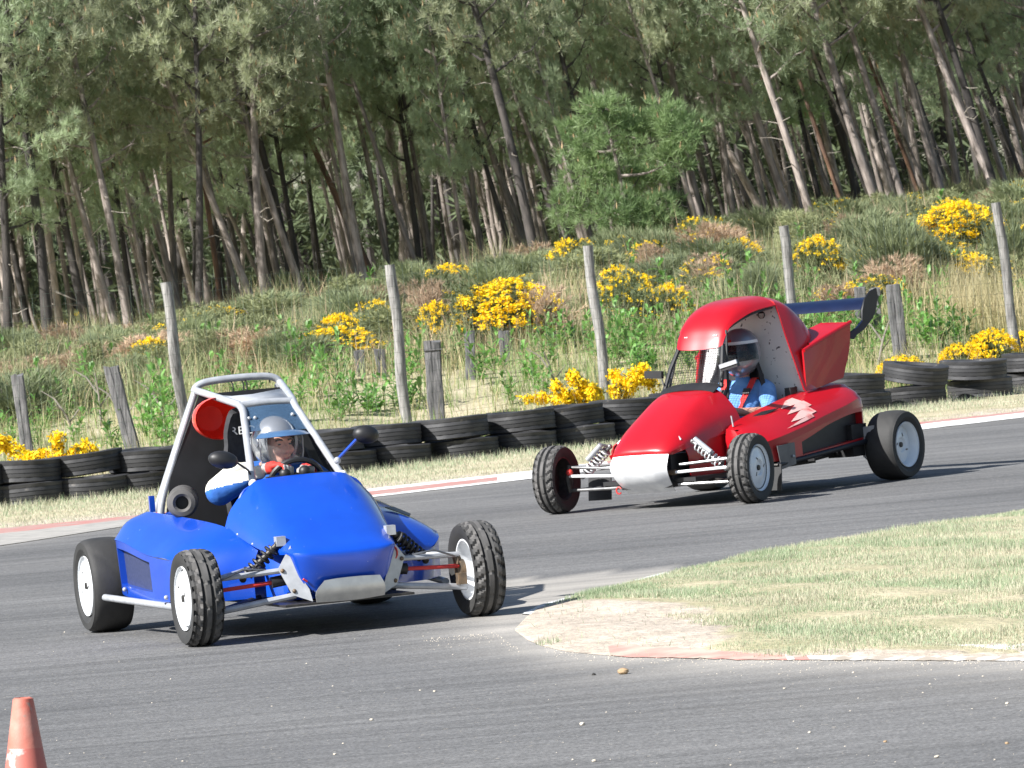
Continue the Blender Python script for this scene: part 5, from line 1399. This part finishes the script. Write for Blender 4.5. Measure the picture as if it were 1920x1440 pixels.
# the wood behind, each pine on its own
tries = 0; cnt = 0
while cnt < 258 and tries < 9000:
    tries += 1
    dpt = 46 * rt.random() ** 1.6; Y = 81 + dpt; hw = Y * .104 + 2.2; X = rt.uniform(-hw, hw); Y += .35 * X
    if dpt < .6: continue
    md = .8 if dpt < 10 else 1.25
    if any((X - u) ** 2 + (Y - v) ** 2 < md * md for u, v in used): continue
    used.append((X, Y)); cnt += 1
    far = dpt > 14
    if dpt < 9 and rt.random() < (.4 if X < -1 else .2): vq0 = rt.choice((2, 6, 4, 0))
    else: vq0 = None
    rq = rt.choice((.035, .042, .05, .058, .066, .078)); vq = rt.choice((0, 1, 2, 3, 4, 5, 6, 8, 8, 1)) if not far else rt.choice((0, 2, 2, 3, 4, 5, 6))
    if vq0 is not None: vq = vq0
    lb = ('thin ' if rq < .047 else 'slender ' if rq < .06 else 'stouter ') + ('dark' if vq in (2, 5) else 'grey') + ' pine ' + ('just behind the front rank, ' if dpt < 5 else 'a few rows into the wood, ' if dpt < 15 else 'deep in the wood, ') + zone(X, Y)
    plant_pine(X, Y, R(rt.gauss(8 + .45 * X, 4.5)), rq, vq, rt.uniform(0, 6.28), lb, 'pines of the inner wood', zs=rt.uniform(.9, 1.08) + (.18 if far else 0), leany=R(rt.gauss(0, 3)))
# pines out of frame to the left whose shade falls into the wood and the far side of it: one joined mass
def far_wood():
    rng = np.random.default_rng(77); r = random.Random(77); parts = []; mb = MB(); C, Dr = [], []
    spots = []
    for _ in range(220):
        Y = r.uniform(140, 185); X = r.uniform(-.125 * Y - 2, .125 * Y + 2); spots.append((X, Y))
    for _ in range(16):
        Y = r.uniform(95, 135); X = -.104 * Y - 2.5 - r.uniform(0, 12); spots.append((X, Y))
    for X, Y in spots:
        g = float(ground_z(X, Y)); ln = r.uniform(.05, .2); H = r.uniform(10, 15)
        mb.tube([(X - ln * z, Y, g + z) for z in (-.3, H * .4, H)], [.13, .10, .03], 5, cap=False)
        for _ in range(46):
            z = r.uniform(2.2, H) if Y > 138 else r.uniform(4, H); w = 1.7 * (1.1 - .5 * z / H)
            C.append((X - ln * z + rng.normal(0, .6) * w, Y + rng.normal(0, .6) * w, g + z)); Dr.append((0, 0, .6))
        if Y > 138:
            for _ in range(16): C.append((X + rng.normal(0, 1.2), Y + rng.normal(0, 1), g + r.uniform(.1, 3.0))); Dr.append((0, 0, .6))
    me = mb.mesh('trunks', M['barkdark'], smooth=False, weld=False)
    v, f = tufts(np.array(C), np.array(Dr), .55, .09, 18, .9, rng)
    o = obj('far_wood', fast_mesh('far_wood', v, f, M['shadeneedle']))
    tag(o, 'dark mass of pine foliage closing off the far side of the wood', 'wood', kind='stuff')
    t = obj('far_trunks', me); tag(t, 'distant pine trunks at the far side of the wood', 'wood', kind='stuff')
far_wood()

def young_pine(bx, by, tx, ty, lobes, Y, label, seed, mk='needle3'):
    rng = np.random.default_rng(seed); rnd = random.Random(seed); a = at(bx, by, Y); g = float(ground_z(a[0], Y)); o0 = np.array([a[0], Y, g]); sc = FPX / Y
    o = thing('young_pine', label, 'young pine', tuple(o0)); mb = MB(); top = at(tx, ty, Y) - o0
    axis_ = lambda t: np.array([top[0] * t + .08 * math.sin(t * 5), .05 * math.sin(t * 4), top[2] * t])
    mb.tube([axis_(t) for t in np.linspace(-.03, 1, 9)], np.linspace(.06, .012, 9), 7); C, Dr = [], []
    for lx, ly, lr in lobes:
        c = at(lx, ly, Y) - o0 + np.array([0, rng.normal(0, .5), 0]); r = lr / sc; t = max(.05, min(.95, (c[2] - .45 * r) / top[2])); p0 = axis_(t)
        mb.tube(spline([p0, (p0 + c) / 2 + np.array([0, 0, -.08]), c], 3), np.linspace(.026, .008, 7), 5, cap=False)
        for _ in range(int(26 * (r / .6) ** 1.6) + 4):
            d = rng.normal(0, 1, 3); d /= np.linalg.norm(d); cc = c + d * r * rng.random() ** .45 * np.array([1, 1, .72]); mb.tube([c * .7 + cc * .3, cc], [.009, .003], 3, cap=False)
            for _ in range(rnd.randint(6, 10)):
                off = rng.normal(0, .105, 3) * np.array([1, 1, .8]); C.append(cc + off); Dr.append(d * .5 + np.array([0, 0, .8]) + off * 3)
    mb.build('trunk', M['bark'], o, weld=False)
    C, Dr = np.array(C), np.array(Dr); v, f = tufts(C, Dr, .16, .0105, 20, .7, rng); sel = rng.random(len(C)) < .05
    v2, f2 = tufts(C[sel] + norm(Dr[sel]) * .06, np.array([[0, 0, 1.]]) + 0 * C[sel], .14, .022, 2, .1, rng); V, F, I = join([(v, f, 0), (v2, f2, 1)])
    joined(obj('crown', fast_mesh('crown', V, F, [M[mk], M['candle']], mi=I), o))
young_pine(1175, 490, 1140, 165, [(1130, 205, 46), (1090, 265, 50), (1175, 255, 55), (1240, 225, 48), (1285, 245, 36), (1115, 330, 55), (1205, 325, 60), (1265, 300, 46), (1070, 385, 42), (1150, 400, 56), (1230, 395, 48), (1190, 445, 40)], 79.5, 'bright green loose young pine in front of the wood, centre right', 5)
young_pine(1500, 300, 1480, 170, [(1480, 190, 30), (1515, 205, 34), (1460, 225, 24)], 97, 'small bright pine tuft among the trunks above the rear wing', 9)

# ------------------------------------------------------------------ shrubs
def shrub_meshes(seed, kind):
    """unit shrub (radius about .5, height about 1): stems, foliage, flowers"""
    rng = np.random.default_rng(seed); rnd = random.Random(seed)
    n = 560; lobes = [(rng.uniform(-.28, .28), rng.uniform(-.28, .28), rng.uniform(.45, .95)) for _ in range(6)]
    C = []
    while len(C) < n:
        lx, ly, lh = lobes[rng.integers(6)]
        d = rng.normal(0, 1, 3); d /= np.linalg.norm(d); q = rng.random() ** .4 * .27
        p = np.array([lx, ly, lh - .24]) + d * q * np.array([1, 1, 1.1])
        if p[2] < .02: p[2] = abs(p[2]) + .02
        C.append(p)
    C = np.array(C); out = C * np.array([1, 1, .6]) + np.array([0, 0, .35]); Dr = norm(np.stack([C[:, 0], C[:, 1], .45 + 0 * C[:, 2]], -1)) + np.array([0, 0, .3])
    low = np.stack([rng.uniform(-.42, .42, 160), rng.uniform(-.42, .42, 160), rng.uniform(.02, .4, 160)], -1)
    C2 = np.concatenate([C, low]); D2 = np.concatenate([Dr, norm(low * np.array([1, 1, 0])) + np.array([0, 0, .8])])
    L, W, k, sp = {'gorse': (.085, .012, 11, .75), 'broom': (.20, .009, 11, .28), 'brown': (.13, .009, 11, .45), 'olive': (.11, .011, 11, .6)}[kind]
    fol = tufts(C2, D2, L, W, k, sp, rng)
    fol = fast_mesh('foliage', fol[0], fol[1], M[kind])
    mb = MB()
    for i in range(14):
        e = C[rng.integers(n)]; b = np.array([rng.uniform(-.1, .1), rng.uniform(-.1, .1), -.05]); mb.tube([b, b * .4 + e * .6 + rng.normal(0, .03, 3), e], [.012, .008, .003], 4, cap=False)
    st = mb.mesh('stems', M['twig'] if kind != 'gorse' else M['rust'], weld=False)
    return fol, st
def flower_mesh(seed, n, r, up=.5):
    rng = np.random.default_rng(seed); C = []
    cl = [norm(np.array([rng.normal(), rng.normal() - .3, abs(rng.normal()) * .8 + .2])) for _ in range(9)]
    for i in range(n):
        d = norm(cl[rng.integers(9)] + rng.normal(0, .36, 3)); d[2] = abs(d[2]); q = rng.uniform(.86, 1.05)
        C.append(np.array([d[0] * .47 * q, d[1] * .47 * q, .34 + d[2] * .60 * q]))
    C = np.array(C)
    v, f = blobs(C, rng.uniform(.7, 1.3, n) * r, 18, rng, 1.25)
    return fast_mesh('flowers', v, f, M['yellow'])
SH = {k: [shrub_meshes(300 + i * 7 + len(k), k) for i in range(3)] for k in ('gorse', 'broom', 'brown', 'olive')}
FL = {'many': [flower_mesh(1, 420, .030), flower_mesh(2, 380, .032)], 'some': [flower_mesh(3, 170, .027), flower_mesh(4, 150, .028)], 'few': [flower_mesh(5, 55, .024), flower_mesh(6, 60, .024)]}
rs = random.Random(9)
def shrub(px, py_b, wpx, hpx, kind, fl, label, group=None, Y=None, names=None):
    if Y is None: p = hit(px, py_b)
    else: p = at(px, py_b, Y); p[2] = float(ground_z(p[0], Y))
    s = FPX / p[1]; w, h = wpx / s, hpx / s
    nm = names or {'gorse': 'gorse_bush', 'broom': 'broom_bush', 'brown': 'dry_bush', 'olive': 'heath_bush'}[kind]
    o = thing(nm, label, {'gorse': 'gorse', 'broom': 'shrub', 'brown': 'dry shrub', 'olive': 'shrub'}[kind], (p[0], p[1], float(ground_z(p[0], p[1])) - .03), rs.uniform(-.6, .6), group)
    f, st = rs.choice(SH[kind]); sc = (w * 1.05, w * .9, h * 1.05)
    for nme, me in (('foliage', f), ('stems', st)): joined(obj(nme, me, o)).scale = sc
    if fl: joined(obj('flowers', rs.choice(FL[fl]), o)).scale = sc
    return o
# the ones the photograph lets you name
shrub(955, 655, 200, 135, 'gorse', 'many', 'largest yellow flowering gorse, between the second and third tall posts')
shrub(905, 640, 90, 80, 'gorse', 'many', 'gorse in flower at the lower left of the largest gorse')
shrub(1030, 650, 90, 110, 'brown', 'few', 'dry brown scrub at the right side of the largest gorse')
shrub(810, 645, 110, 125, 'brown', None, 'reddish brown dead bush just right of the second tall post')
shrub(640, 675, 100, 90, 'gorse', 'many', 'yellow gorse left of the second tall post')
shrub(600, 690, 60, 60, 'gorse', 'some', 'small dull gorse left of the second post gorse')
shrub(480, 680, 170, 110, 'olive', None, 'wide olive brown bush above the blue buggy roof')
shrub(560, 600, 100, 100, 'broom', None, 'dark green broom behind the left gorse')
shrub(400, 660, 120, 100, 'olive', None, 'olive heath bush right of the first tall post')
shrub(290, 715, 110, 85, 'gorse', 'some', 'dull yellow gorse left of the first tall post')
shrub(190, 690, 110, 70, 'gorse', 'some', 'dull gorse above the leaning dark wedge post')
shrub(60, 620, 60, 55, 'gorse', 'some', 'small gorse among the dark trunks at the left edge')
shrub(130, 640, 120, 70, 'olive', 'few', 'olive bush between the dark trunks at left')
shrub(40, 680, 130, 80, 'olive', None, 'olive heath at the left edge above the short post')
shrub(1170, 600, 120, 110, 'gorse', 'some', 'green gorse with scattered flowers right of the third tall post')
shrub(1260, 620, 110, 90, 'gorse', 'some', 'gorse with scattered flowers above the red hood')
shrub(1230, 520, 130, 75, 'gorse', 'some', 'gorse at the foot of the young pine')
shrub(1080, 530, 110, 90, 'gorse', 'some', 'gorse left of the third tall post top')
shrub(1370, 500, 90, 90, 'brown', None, 'reddish dead bush at the wood edge left of the fourth tall post')
shrub(1330, 560, 120, 90, 'brown', 'few', 'brown scrub above the red roof')
shrub(1540, 540, 120, 100, 'gorse', 'some', 'gorse with flowers right of the fourth tall post')
shrub(1580, 600, 120, 80, 'brown', 'few', 'brown scrub behind the rear wing')
shrub(1690, 560, 180, 160, 'broom', None, 'large grey green broom above the rear wing end plate')
shrub(1690, 440, 90, 75, 'broom', None, 'pale broom at the foot of the large grey pine')
shrub(1800, 480, 160, 105, 'gorse', 'many', 'upper yellow gorse bush beside the fifth tall post top')
shrub(1770, 550, 150, 90, 'olive', 'some', 'olive scrub below the upper gorse')
shrub(1895, 530, 100, 130, 'broom', None, 'dark broom right of the fifth tall post')
shrub(1693, 700, 105, 62, 'gorse', 'many', 'low gorse in flower just right of the red tail', Y=58.2)
shrub(1800, 690, 85, 70, 'gorse', 'many', 'low dense gorse left of the fifth tall post', Y=59.2)
shrub(1862, 690, 110, 95, 'gorse', 'many', 'gorse in full flower at the foot of the fifth tall post', Y=59.4)
shrub(1918, 660, 60, 70, 'gorse', 'many', 'gorse in flower at the right edge', Y=60.3)
shrub(1900, 460, 90, 90, 'broom', None, 'broom at the right edge under the leaning grey pine')

# sprawling gorse twigs right behind the tyre wall: bare stems sheathed in flowers
def gorse_spray(tips, label, Y, seed):
    rng = np.random.default_rng(seed); base = None; mb = MB(); C = []
    P0 = at(*tips[0][0], Y); gx = float(np.mean([at(*t[-1], Y)[0] for t in tips])); g = float(ground_z(gx, Y)); o = thing('gorse_sprig', label, 'gorse', (gx, Y, g))
    G = []
    for t in tips:
        pts = [Vector((0, rng.normal(0, .05), 0))] + [Vector(at(px, py, Y + rng.normal(0, .12))) - Vector((gx, Y, g)) for px, py in t]
        sp = spline(pts, 5); mb.tube(sp, .006, 5, cap=False)
        i0 = int(len(sp) * .33)
        for p in sp[i0:]:
            for _ in range(5): C.append(np.array(p) + rng.normal(0, .022, 3))
        for p in sp: 
            for _ in range(3): G.append(np.array(p) + rng.normal(0, .035, 3))
    mb.build('stems', M['stem'], o, weld=False); v, f = blobs(np.array(C), .042, 12, rng); joined(obj('flowers', fast_mesh('flowers', v, f, M['yellow']), o))
    v, f = tufts(np.array(G), rng.normal(0, 1, (len(G), 3)), .06, .008, 7, .8, rng); joined(obj('foliage', fast_mesh('foliage', v, f, M['gorse']), o))
gorse_spray([[(60, 868), (15, 832), (-10, 826)], [(75, 868), (40, 850), (8, 842)], [(80, 868), (85, 848)], [(112, 868), (108, 845), (107, 815)], [(125, 865), (140, 850), (165, 838)], [(130, 866), (150, 858), (170, 852)]], 'bright yellow gorse sprays leaning over the left end of the tyre wall', 51.0, 3)
gorse_spray([[(1070, 752), (1030, 748), (990, 750)], [(1075, 752), (1055, 735), (1040, 722)], [(1085, 750), (1100, 745)], [(1100, 748), (1080, 715), (1072, 702)], [(1110, 746), (1105, 728), (1082, 725)], [(1120, 744), (1110, 730)]], 'bright yellow gorse sprays left of the third tall post', 54.4, 4)
gorse_spray([[(1150, 740), (1160, 710), (1150, 700)], [(1160, 740), (1185, 705), (1205, 690)], [(1170, 738), (1200, 715), (1228, 722)], [(1160, 740), (1172, 722)], [(1180, 738), (1190, 712), (1212, 706)]], 'bright yellow gorse sprays between the third tall post and the red hood', 55.2, 5)

# filler shrubs that nothing tells apart
n_f = 0
STX = [-3.9, -3.2, -1.65, -1.4, -.75, -.35, .0]
for k in range(390):
    X0 = rs.uniform(-10, 13); t = rs.uniform(8, 25); Yq = float(wall_y(X0)) + t
    if abs(X0) > Yq * .108 + 1: continue
    edge = k >= 250
    if edge: t = rs.uniform(17, 27); Yq = float(wall_y(X0)) + t
    elif t < 12 and any(abs(X0 - q) < .7 for q in STX): continue
    s = FPX / Yq; kd = rs.choice(('olive', 'olive', 'broom', 'broom', 'gorse', 'gorse', 'brown')) if X0 > -2 else rs.choice(('olive', 'olive', 'olive', 'broom', 'broom', 'brown', 'gorse'))
    f, st = rs.choice(SH[kd]); w, h = (rs.uniform(.8, 1.5), rs.uniform(.35, .8)) if edge else (rs.uniform(.6, 1.35), rs.uniform(.35, .75))
    o = thing({'gorse': 'gorse_bush', 'broom': 'broom_bush', 'brown': 'dry_bush', 'olive': 'heath_bush'}[kd], {'gorse': 'low flowering gorse', 'broom': 'low green broom', 'brown': 'low brown scrub', 'olive': 'low olive heath'}[kd] + (' low on the bank, ' if t < 14 else ' half up the bank, ' if t < 19 else ' at the wood edge, ') + zone(X0, Yq),
              {'gorse': 'gorse', 'broom': 'shrub', 'brown': 'dry shrub', 'olive': 'shrub'}[kd], (X0, Yq, float(ground_z(X0, Yq)) - .03), rs.uniform(0, 6.28), 'low %s clumps covering the bank' % kd)
    for nme, me in (('foliage', f), ('stems', st)): joined(obj(nme, me, o)).scale = (w, w, h)
    if kd == 'gorse': joined(obj('flowers', rs.choice(FL['some'] + FL['few'][:1]), o)).scale = (w, w, h)

# ------------------------------------------------------------------ leafy plants
def leafy_mesh(seed):
    rng = np.random.default_rng(seed); rnd = random.Random(seed); mb = MB(); V, F = [], []
    for s in range(4):
        a = rnd.uniform(0, 6.28); ln = rnd.uniform(.05, .35); H = rnd.uniform(.3, .62); top = np.array([math.cos(a) * ln, math.sin(a) * ln, H])
        b = np.array([rnd.uniform(-.06, .06), rnd.uniform(-.06, .06), -.03]); mid = (b + top) / 2 + rng.normal(0, .03, 3); mb.tube([b, mid, top], [.009, .007, .004], 5, cap=False)
        for k in range(11):
            q = .25 + .75 * k / 10; p = b * (1 - q) ** 2 + 2 * mid * q * (1 - q) + top * q * q; an = k * 2.4 + a; el = rnd.uniform(.15, .9) + .5 * (q > .85)
            L = rnd.uniform(.15, .28) * (1.15 - .4 * q); d = np.array([math.cos(an) * math.cos(el), math.sin(an) * math.cos(el), math.sin(el)]); sd = norm(np.cross(d, [0, 0, 1.])) * L * .17; dn = np.array([0, 0, -.10 * L])
            nrm = norm(np.cross(sd, d)) * L * .05
            pts = [p, p + d * L * .35 + sd + nrm, p + d * L * .4, p + d * L * .35 - sd + nrm, p + d * L * .72 + sd * .75 + dn + nrm, p + d * L * .75 + dn, p + d * L * .72 - sd * .75 + dn + nrm, p + d * L + dn * 2.8]
            o = len(V); V += pts; F += [(o, o + 2, o + 1), (o, o + 3, o + 2), (o + 1, o + 2, o + 5), (o + 1, o + 5, o + 4), (o + 2, o + 3, o + 6), (o + 2, o + 6, o + 5), (o + 4, o + 5, o + 7), (o + 5, o + 6, o + 7)]
    return fast_mesh('leaves', np.array(V), np.array(F), M['leaf'], smooth=True), mb.mesh('stems', M['stem'], weld=False)
LP = [leafy_mesh(40 + i) for i in range(5)]
spots = [(215, 850, 55, 75), (275, 820, 60, 90), (300, 790, 55, 80), (85, 760, 50, 60), (150, 745, 50, 60), (190, 760, 50, 55), (65, 840, 35, 50), (120, 730, 50, 60), (310, 850, 45, 60), (390, 690, 55, 60), (430, 690, 55, 60), (600, 690, 60, 60), (635, 700, 50, 60),
         (590, 750, 50, 60), (560, 770, 50, 60), (690, 780, 55, 60), (660, 775, 55, 55), (780, 770, 50, 90), (640, 790, 40, 50), (740, 690, 50, 60), (715, 590, 45, 60), (785, 690, 50, 60), (860, 690, 45, 55), (905, 720, 55, 70), (930, 700, 50, 60), (1010, 660, 50, 55), (985, 655, 45, 45),
         (1050, 665, 60, 55), (1085, 660, 45, 55), (1030, 700, 50, 60), (1150, 690, 50, 60), (1180, 650, 50, 50), (960, 760, 45, 60), (1120, 640, 45, 50), (1660, 660, 45, 60), (1700, 610, 50, 60), (1730, 650, 55, 60), (1775, 610, 45, 80), (1800, 640, 55, 60), (1600, 650, 45, 60), (1560, 660, 40, 50), (1625, 690, 40, 50),
         (1230, 640, 50, 50), (1200, 690, 45, 50), (490, 690, 50, 55), (540, 690, 50, 60), (10, 720, 50, 60), (1410, 560, 60, 60), (1500, 560, 50, 60)]
_r = random.Random(88)
for _ in range(130):
    _x = _r.uniform(-20, 1940); spots.append((_x, (880 - .115 * _x) - abs(_r.gauss(0, 75)) - 20, _r.uniform(38, 60), _r.uniform(42, 66)))
pn = {0: 'leafy green plant behind the gap of the two left tyre stacks', 1: 'tall leafy green plant left of the blue buggy roll cage', 17: 'tall leafy green plant between the second tall post and the broad sleeper', 20: 'pale leafy plant beside the second tall post', 46: 'leafy plant at the left edge', 6: 'small leafy plant above the left gorse sprays', 37: 'upright leafy plant above the low gorse at right'}
for i, (px, py, wpx, hpx) in enumerate(spots):
    if i >= 50 and any(abs(px - q) < 34 and py < e for q, e in ((38, 830), (222, 830), (678, 745), (716, 745), (814, 790), (882, 765), (947, 705), (1680, 680))): continue
    p = hit(px, py); s = FPX / p[1]; lf, st = rs.choice(LP)
    o = thing('leafy_plant', pn.get(i, 'broad leaved green plant ' + ('close behind the tyre wall, ' if p[1] - float(wall_y(p[0])) < 3 else 'amid the wild grass, ' if p[1] - float(wall_y(p[0])) < 8 else 'at the foot of the bank, ') + zone(p[0], p[1])), 'plant', (p[0], p[1], float(ground_z(p[0], p[1])) - .03), rs.uniform(0, 6.28), 'broad leaved plants in the wild grass')
    k = hpx / s / .62 * 1.5; k2 = wpx / s / .6 * 1.35
    for nme, me in (('leaves', lf), ('stems', st)): joined(obj(nme, me, o)).scale = (k2, k2, k)

# tall wild grass, green and dry, behind the wall and up the bank
N = 52000
X = RNG.uniform(-8, 10, N); t = .75 + 11 * RNG.random(N) ** 1.3; Y = wall_y(X) + t
pn_ = fbm(X, Y, 1.1, 31); k = RNG.random(N) < np.clip(.75 + .3 * pn_, .25, 1)
for q, yq in ((-4.9, 53), (-4.1, 53.6), (-1.75, 60), (-1.5, 59.6), (-.85, 55.2), (-.45, 58.5), (-.1, 61)): k &= ~((np.abs(X - q) < .22) & (Y < yq) & (Y > yq - 3.5) & (RNG.random(N) < .7))
X, Y, t, pn_ = X[k], Y[k], t[k], pn_[k]
P = np.stack([X, Y, ground_z(X, Y) - .02], -1); dry = RNG.random(len(X)) < np.clip(.26 + .25 * fbm(X, Y, .8, 33), .04, .7)
L = RNG.uniform(.10, .34, len(X)) * np.clip(1 + .3 * pn_, .5, 1.6) * np.where(dry, 1.2, .85)
V, F = blades(P, L, RNG.uniform(.005, .011, len(X)), .28, RNG, 2)
tag(obj('tall_grass', fast_mesh('tall_grass', V, F, [M['wildgrass'], M['drygrass']], mi=np.repeat(dry.astype(int), 3))), 'tall tangled green and straw coloured grass behind the tyre wall', 'grass', kind='stuff')
N = 90000
X = RNG.uniform(-11, 13, N); t = 8 + 30 * RNG.random(N); Y = wall_y(X) + t; P = np.stack([X, Y, ground_z(X, Y) - .02], -1); dry = RNG.random(N) < np.clip(.27 + .3 * fbm(X, Y, .7, 35), .04, .8)
V, F = blades(P, RNG.uniform(.16, .62, N) * np.clip(1 + .35 * fbm(X, Y, 1.0, 41), .4, 1.7), RNG.uniform(.006, .013, N), .3, RNG, 2)
tag(obj('bank_undergrowth', fast_mesh('bank_undergrowth', V, F, [M['olive'], M['drygrass'], M['brown']], mi=np.repeat(np.where(dry, np.where(RNG.random(N) < .5, 1, 2), 0), 3))), 'rough olive and straw undergrowth on the bank below the wood', 'undergrowth', kind='stuff')
# pale reed clump at right
N = 1500; c = hit(1850, 620); X = c[0] + RNG.normal(0, .5, N); Y = c[1] + RNG.normal(0, .8, N); P = np.stack([X, Y, ground_z(X, Y)], -1)
V, F = blades(P, RNG.uniform(.5, .95, N), RNG.uniform(.006, .01, N), .3, RNG, 2)
tag(obj('reed_clump', fast_mesh('reed_clump', V, F, M['drygrass'])), 'clump of tall pale dry reeds beside the fifth tall post', 'reeds', kind='stuff')

# bare bleached branches in the grass
for pts, lab in [([(1042, 740), (1035, 700), (1020, 660)], 'bleached forked dead branch left of the third tall post'), ([(250, 800), (225, 770), (215, 745)], 'bare pale branch in the grass below the wedge post'),
                 ([(320, 800), (300, 760), (285, 730)], 'bare pale branch left of the blue roll cage'), ([(140, 810), (125, 780), (105, 760)], 'short pale branch above the left gorse sprays'),
                 ([(1640, 700), (1655, 640), (1668, 600)], 'pale dead branch below the rear wing end plate'), ([(190, 800), (185, 740), (178, 700)], 'upright pale dead stalk beside the wedge post'),
                 ([(100, 545), (135, 560), (170, 575)], 'pale fallen branch between the dark trunks at left'), ([(1700, 270), (1760, 280), (1810, 300)], 'pale bare branch crossing the trunks at right')]:
    p = hit(*pts[0]) if pts[0][1] > 600 else at(*pts[0], 84 if pts[0][0] < 500 else 98); Y = p[1]; mb = MB(); b = Vector(p) ; q = [Vector(at(x, y, Y - .1 * i)) - b for i, (x, y) in enumerate(pts)]
    if pts[0][1] > 600: q[0].z -= .1
    mb.tube(spline(q, 3), np.linspace(.018, .007, 7), 6)
    if pts[0][1] > 600: mb.tube([q[1], q[1] + Vector((-.12, .02, .2)), q[1] + Vector((-.26, .02, .30))], [.012, .009, .004], 5); mb.tube([q[1] * .6, q[1] * .6 + Vector((.15, -.02, .18))], [.01, .004], 5)
    o = mb.build('dead_branch', M['twig'], None, weld=False); o.location = b; tag(o, lab, 'branch', 'dead branches in the undergrowth')

# ------------------------------------------------------------------ foreground: cone and stones
def cone():
    c = thing('traffic_cone', 'faded orange and white traffic cone cut off by the lower left corner', 'traffic cone', (-1.875, 18.55, .004), 0)
    mb = MB()
    prof = [(.100, .02), (.096, .03), (.084, .10), (.083, .105), (.065, .215), (.064, .22), (.039, .385), (.037, .398), (.029, .402), (.027, .385), (.025, .35)]
    mb.lathe(prof, 'z', n=28, mis=[0, 0, 0, 1, 1, 0, 0, 0, 0, 0]); o = mb.build('cone_body', [M['cone'], M['conewhite']], c); o.rotation_euler = (0, R(3), .6)
    b = MB(); b.grid([[(.14 * sx, .14 * sy_, z) for sx, sy_ in ((-1, -.9), (-.9, -1), (.9, -1), (1, -.9), (1, .9), (.9, 1), (-.9, 1), (-1, .9))] for z in (0, .022)], closed=True); b.add([(.14 * sx, .14 * sy_, .022) for sx, sy_ in ((-1, -.9), (-.9, -1), (.9, -1), (1, -.9), (1, .9), (.9, 1), (-.9, 1), (-1, .9))], [tuple(range(8))]); b.build('cone_base', M['cone'], c)
cone()
def stone(px, py, wpx, m, label, seed):
    d = ray(px, py); t = (.004 - CH) / d[2]; p = np.array([0, 0, CH]) + d * t; s = FPX / p[1]; r = wpx / 2 / s; rng = np.random.default_rng(seed)
    b = bmesh.new(); bmesh.ops.create_icosphere(b, subdivisions=2, radius=1)
    k = rng.normal(0, 1, (4, 3))
    for v in b.verts:
        n_ = np.array(v.co); f = 1 + .16 * math.sin(n_ @ k[0] * 2) + .12 * math.sin(n_ @ k[1] * 3); v.co = Vector(n_ * f * r * np.array([1, .85, .62]))
    zmin = min(v.co.z for v in b.verts); me = bpy.data.meshes.new('stone'); b.to_mesh(me); b.free(); me.materials.append(m); me.polygons.foreach_set('use_smooth', [True] * len(me.polygons)); me.set_sharp_from_angle(angle=R(30))
    o = obj('stone', me, None, (p[0], p[1], .004 - zmin - .002)); tag(o, label, 'stone', 'loose stones on the asphalt')
for i, (px, py, w, m, lb) in enumerate([(1168, 1264, 21, 'tanstone', 'largest tan stone on the asphalt below the sandy tip'), (1113, 1266, 8, 'darkmetal', 'small dark stone left of the tan stone'), (1092, 1360, 11, 'stone', 'white pebble in the middle of the lower asphalt'),
        (1115, 1428, 9, 'stone', 'small tan pebble at the bottom edge'), (1757, 1421, 10, 'stone', 'white pebble near the bottom right corner'), (1889, 1320, 8, 'stone', 'white pebble at the right edge'), (1888, 1395, 8, 'tanstone', 'tan pebble below the right edge pebble'),
        (1660, 1392, 8, 'tanstone', 'tan pebble right of centre at the bottom'), (1471, 1292, 6, 'stone', 'tiny white pebble below the red paint'), (1600, 1262, 6, 'stone', 'tiny white pebble below the flaking white paint'), (697, 1351, 8, 'stone', 'white pebble left of centre'), (815, 1297, 6, 'stone', 'tiny pebble below the blue nose'), (628, 1415, 7, 'stone', 'small pebble at the bottom left of centre'), (1518, 1374, 6, 'stone', 'tiny pebble in the lower right asphalt')]):
    stone(px, py, w, M[m], lb, i)
# fine grit nobody could count
rng = np.random.default_rng(4); n_g = 420; X = rng.uniform(-3, 3.5, n_g); Y = 17 + 12 * rng.random(n_g) ** 1.5; Y = np.where((Y > in_lo(X)) & (X > -.2), 17 + 4 * rng.random(n_g), Y); c = np.stack([X, Y, np.full(n_g, .006)], -1); r = (.0016 + .0045 * rng.random(n_g) ** 4)[:, None]
n2 = 1500; X2 = rng.uniform(-.45, 2.6, n2); o2 = rng.exponential(.22, n2); Y2 = in_lo(np.maximum(X2, -.09)) - o2; c = np.concatenate([c, np.stack([X2 - .1 * (X2 < .05), Y2, np.full(n2, .005)], -1)]); r = np.concatenate([r, (.0012 + .0035 * rng.random(n2) ** 3)[:, None]]); n_g = len(c)
base = np.array([(1, 0, 0), (0, 1, 0), (-1, 0, 0), (0, -1, 0), (0, 0, .8)]); V = (c[:, None] + base[None] * r[:, None]).reshape(-1, 3); F = (np.arange(n_g)[:, None, None] * 5 + np.array([(0, 1, 4), (1, 2, 4), (2, 3, 4), (3, 0, 4)])[None]).reshape(-1, 3)
tag(obj('grit', fast_mesh('grit', V, F, M['stone'])), 'fine pale grit scattered over the asphalt', 'grit', kind='stuff')
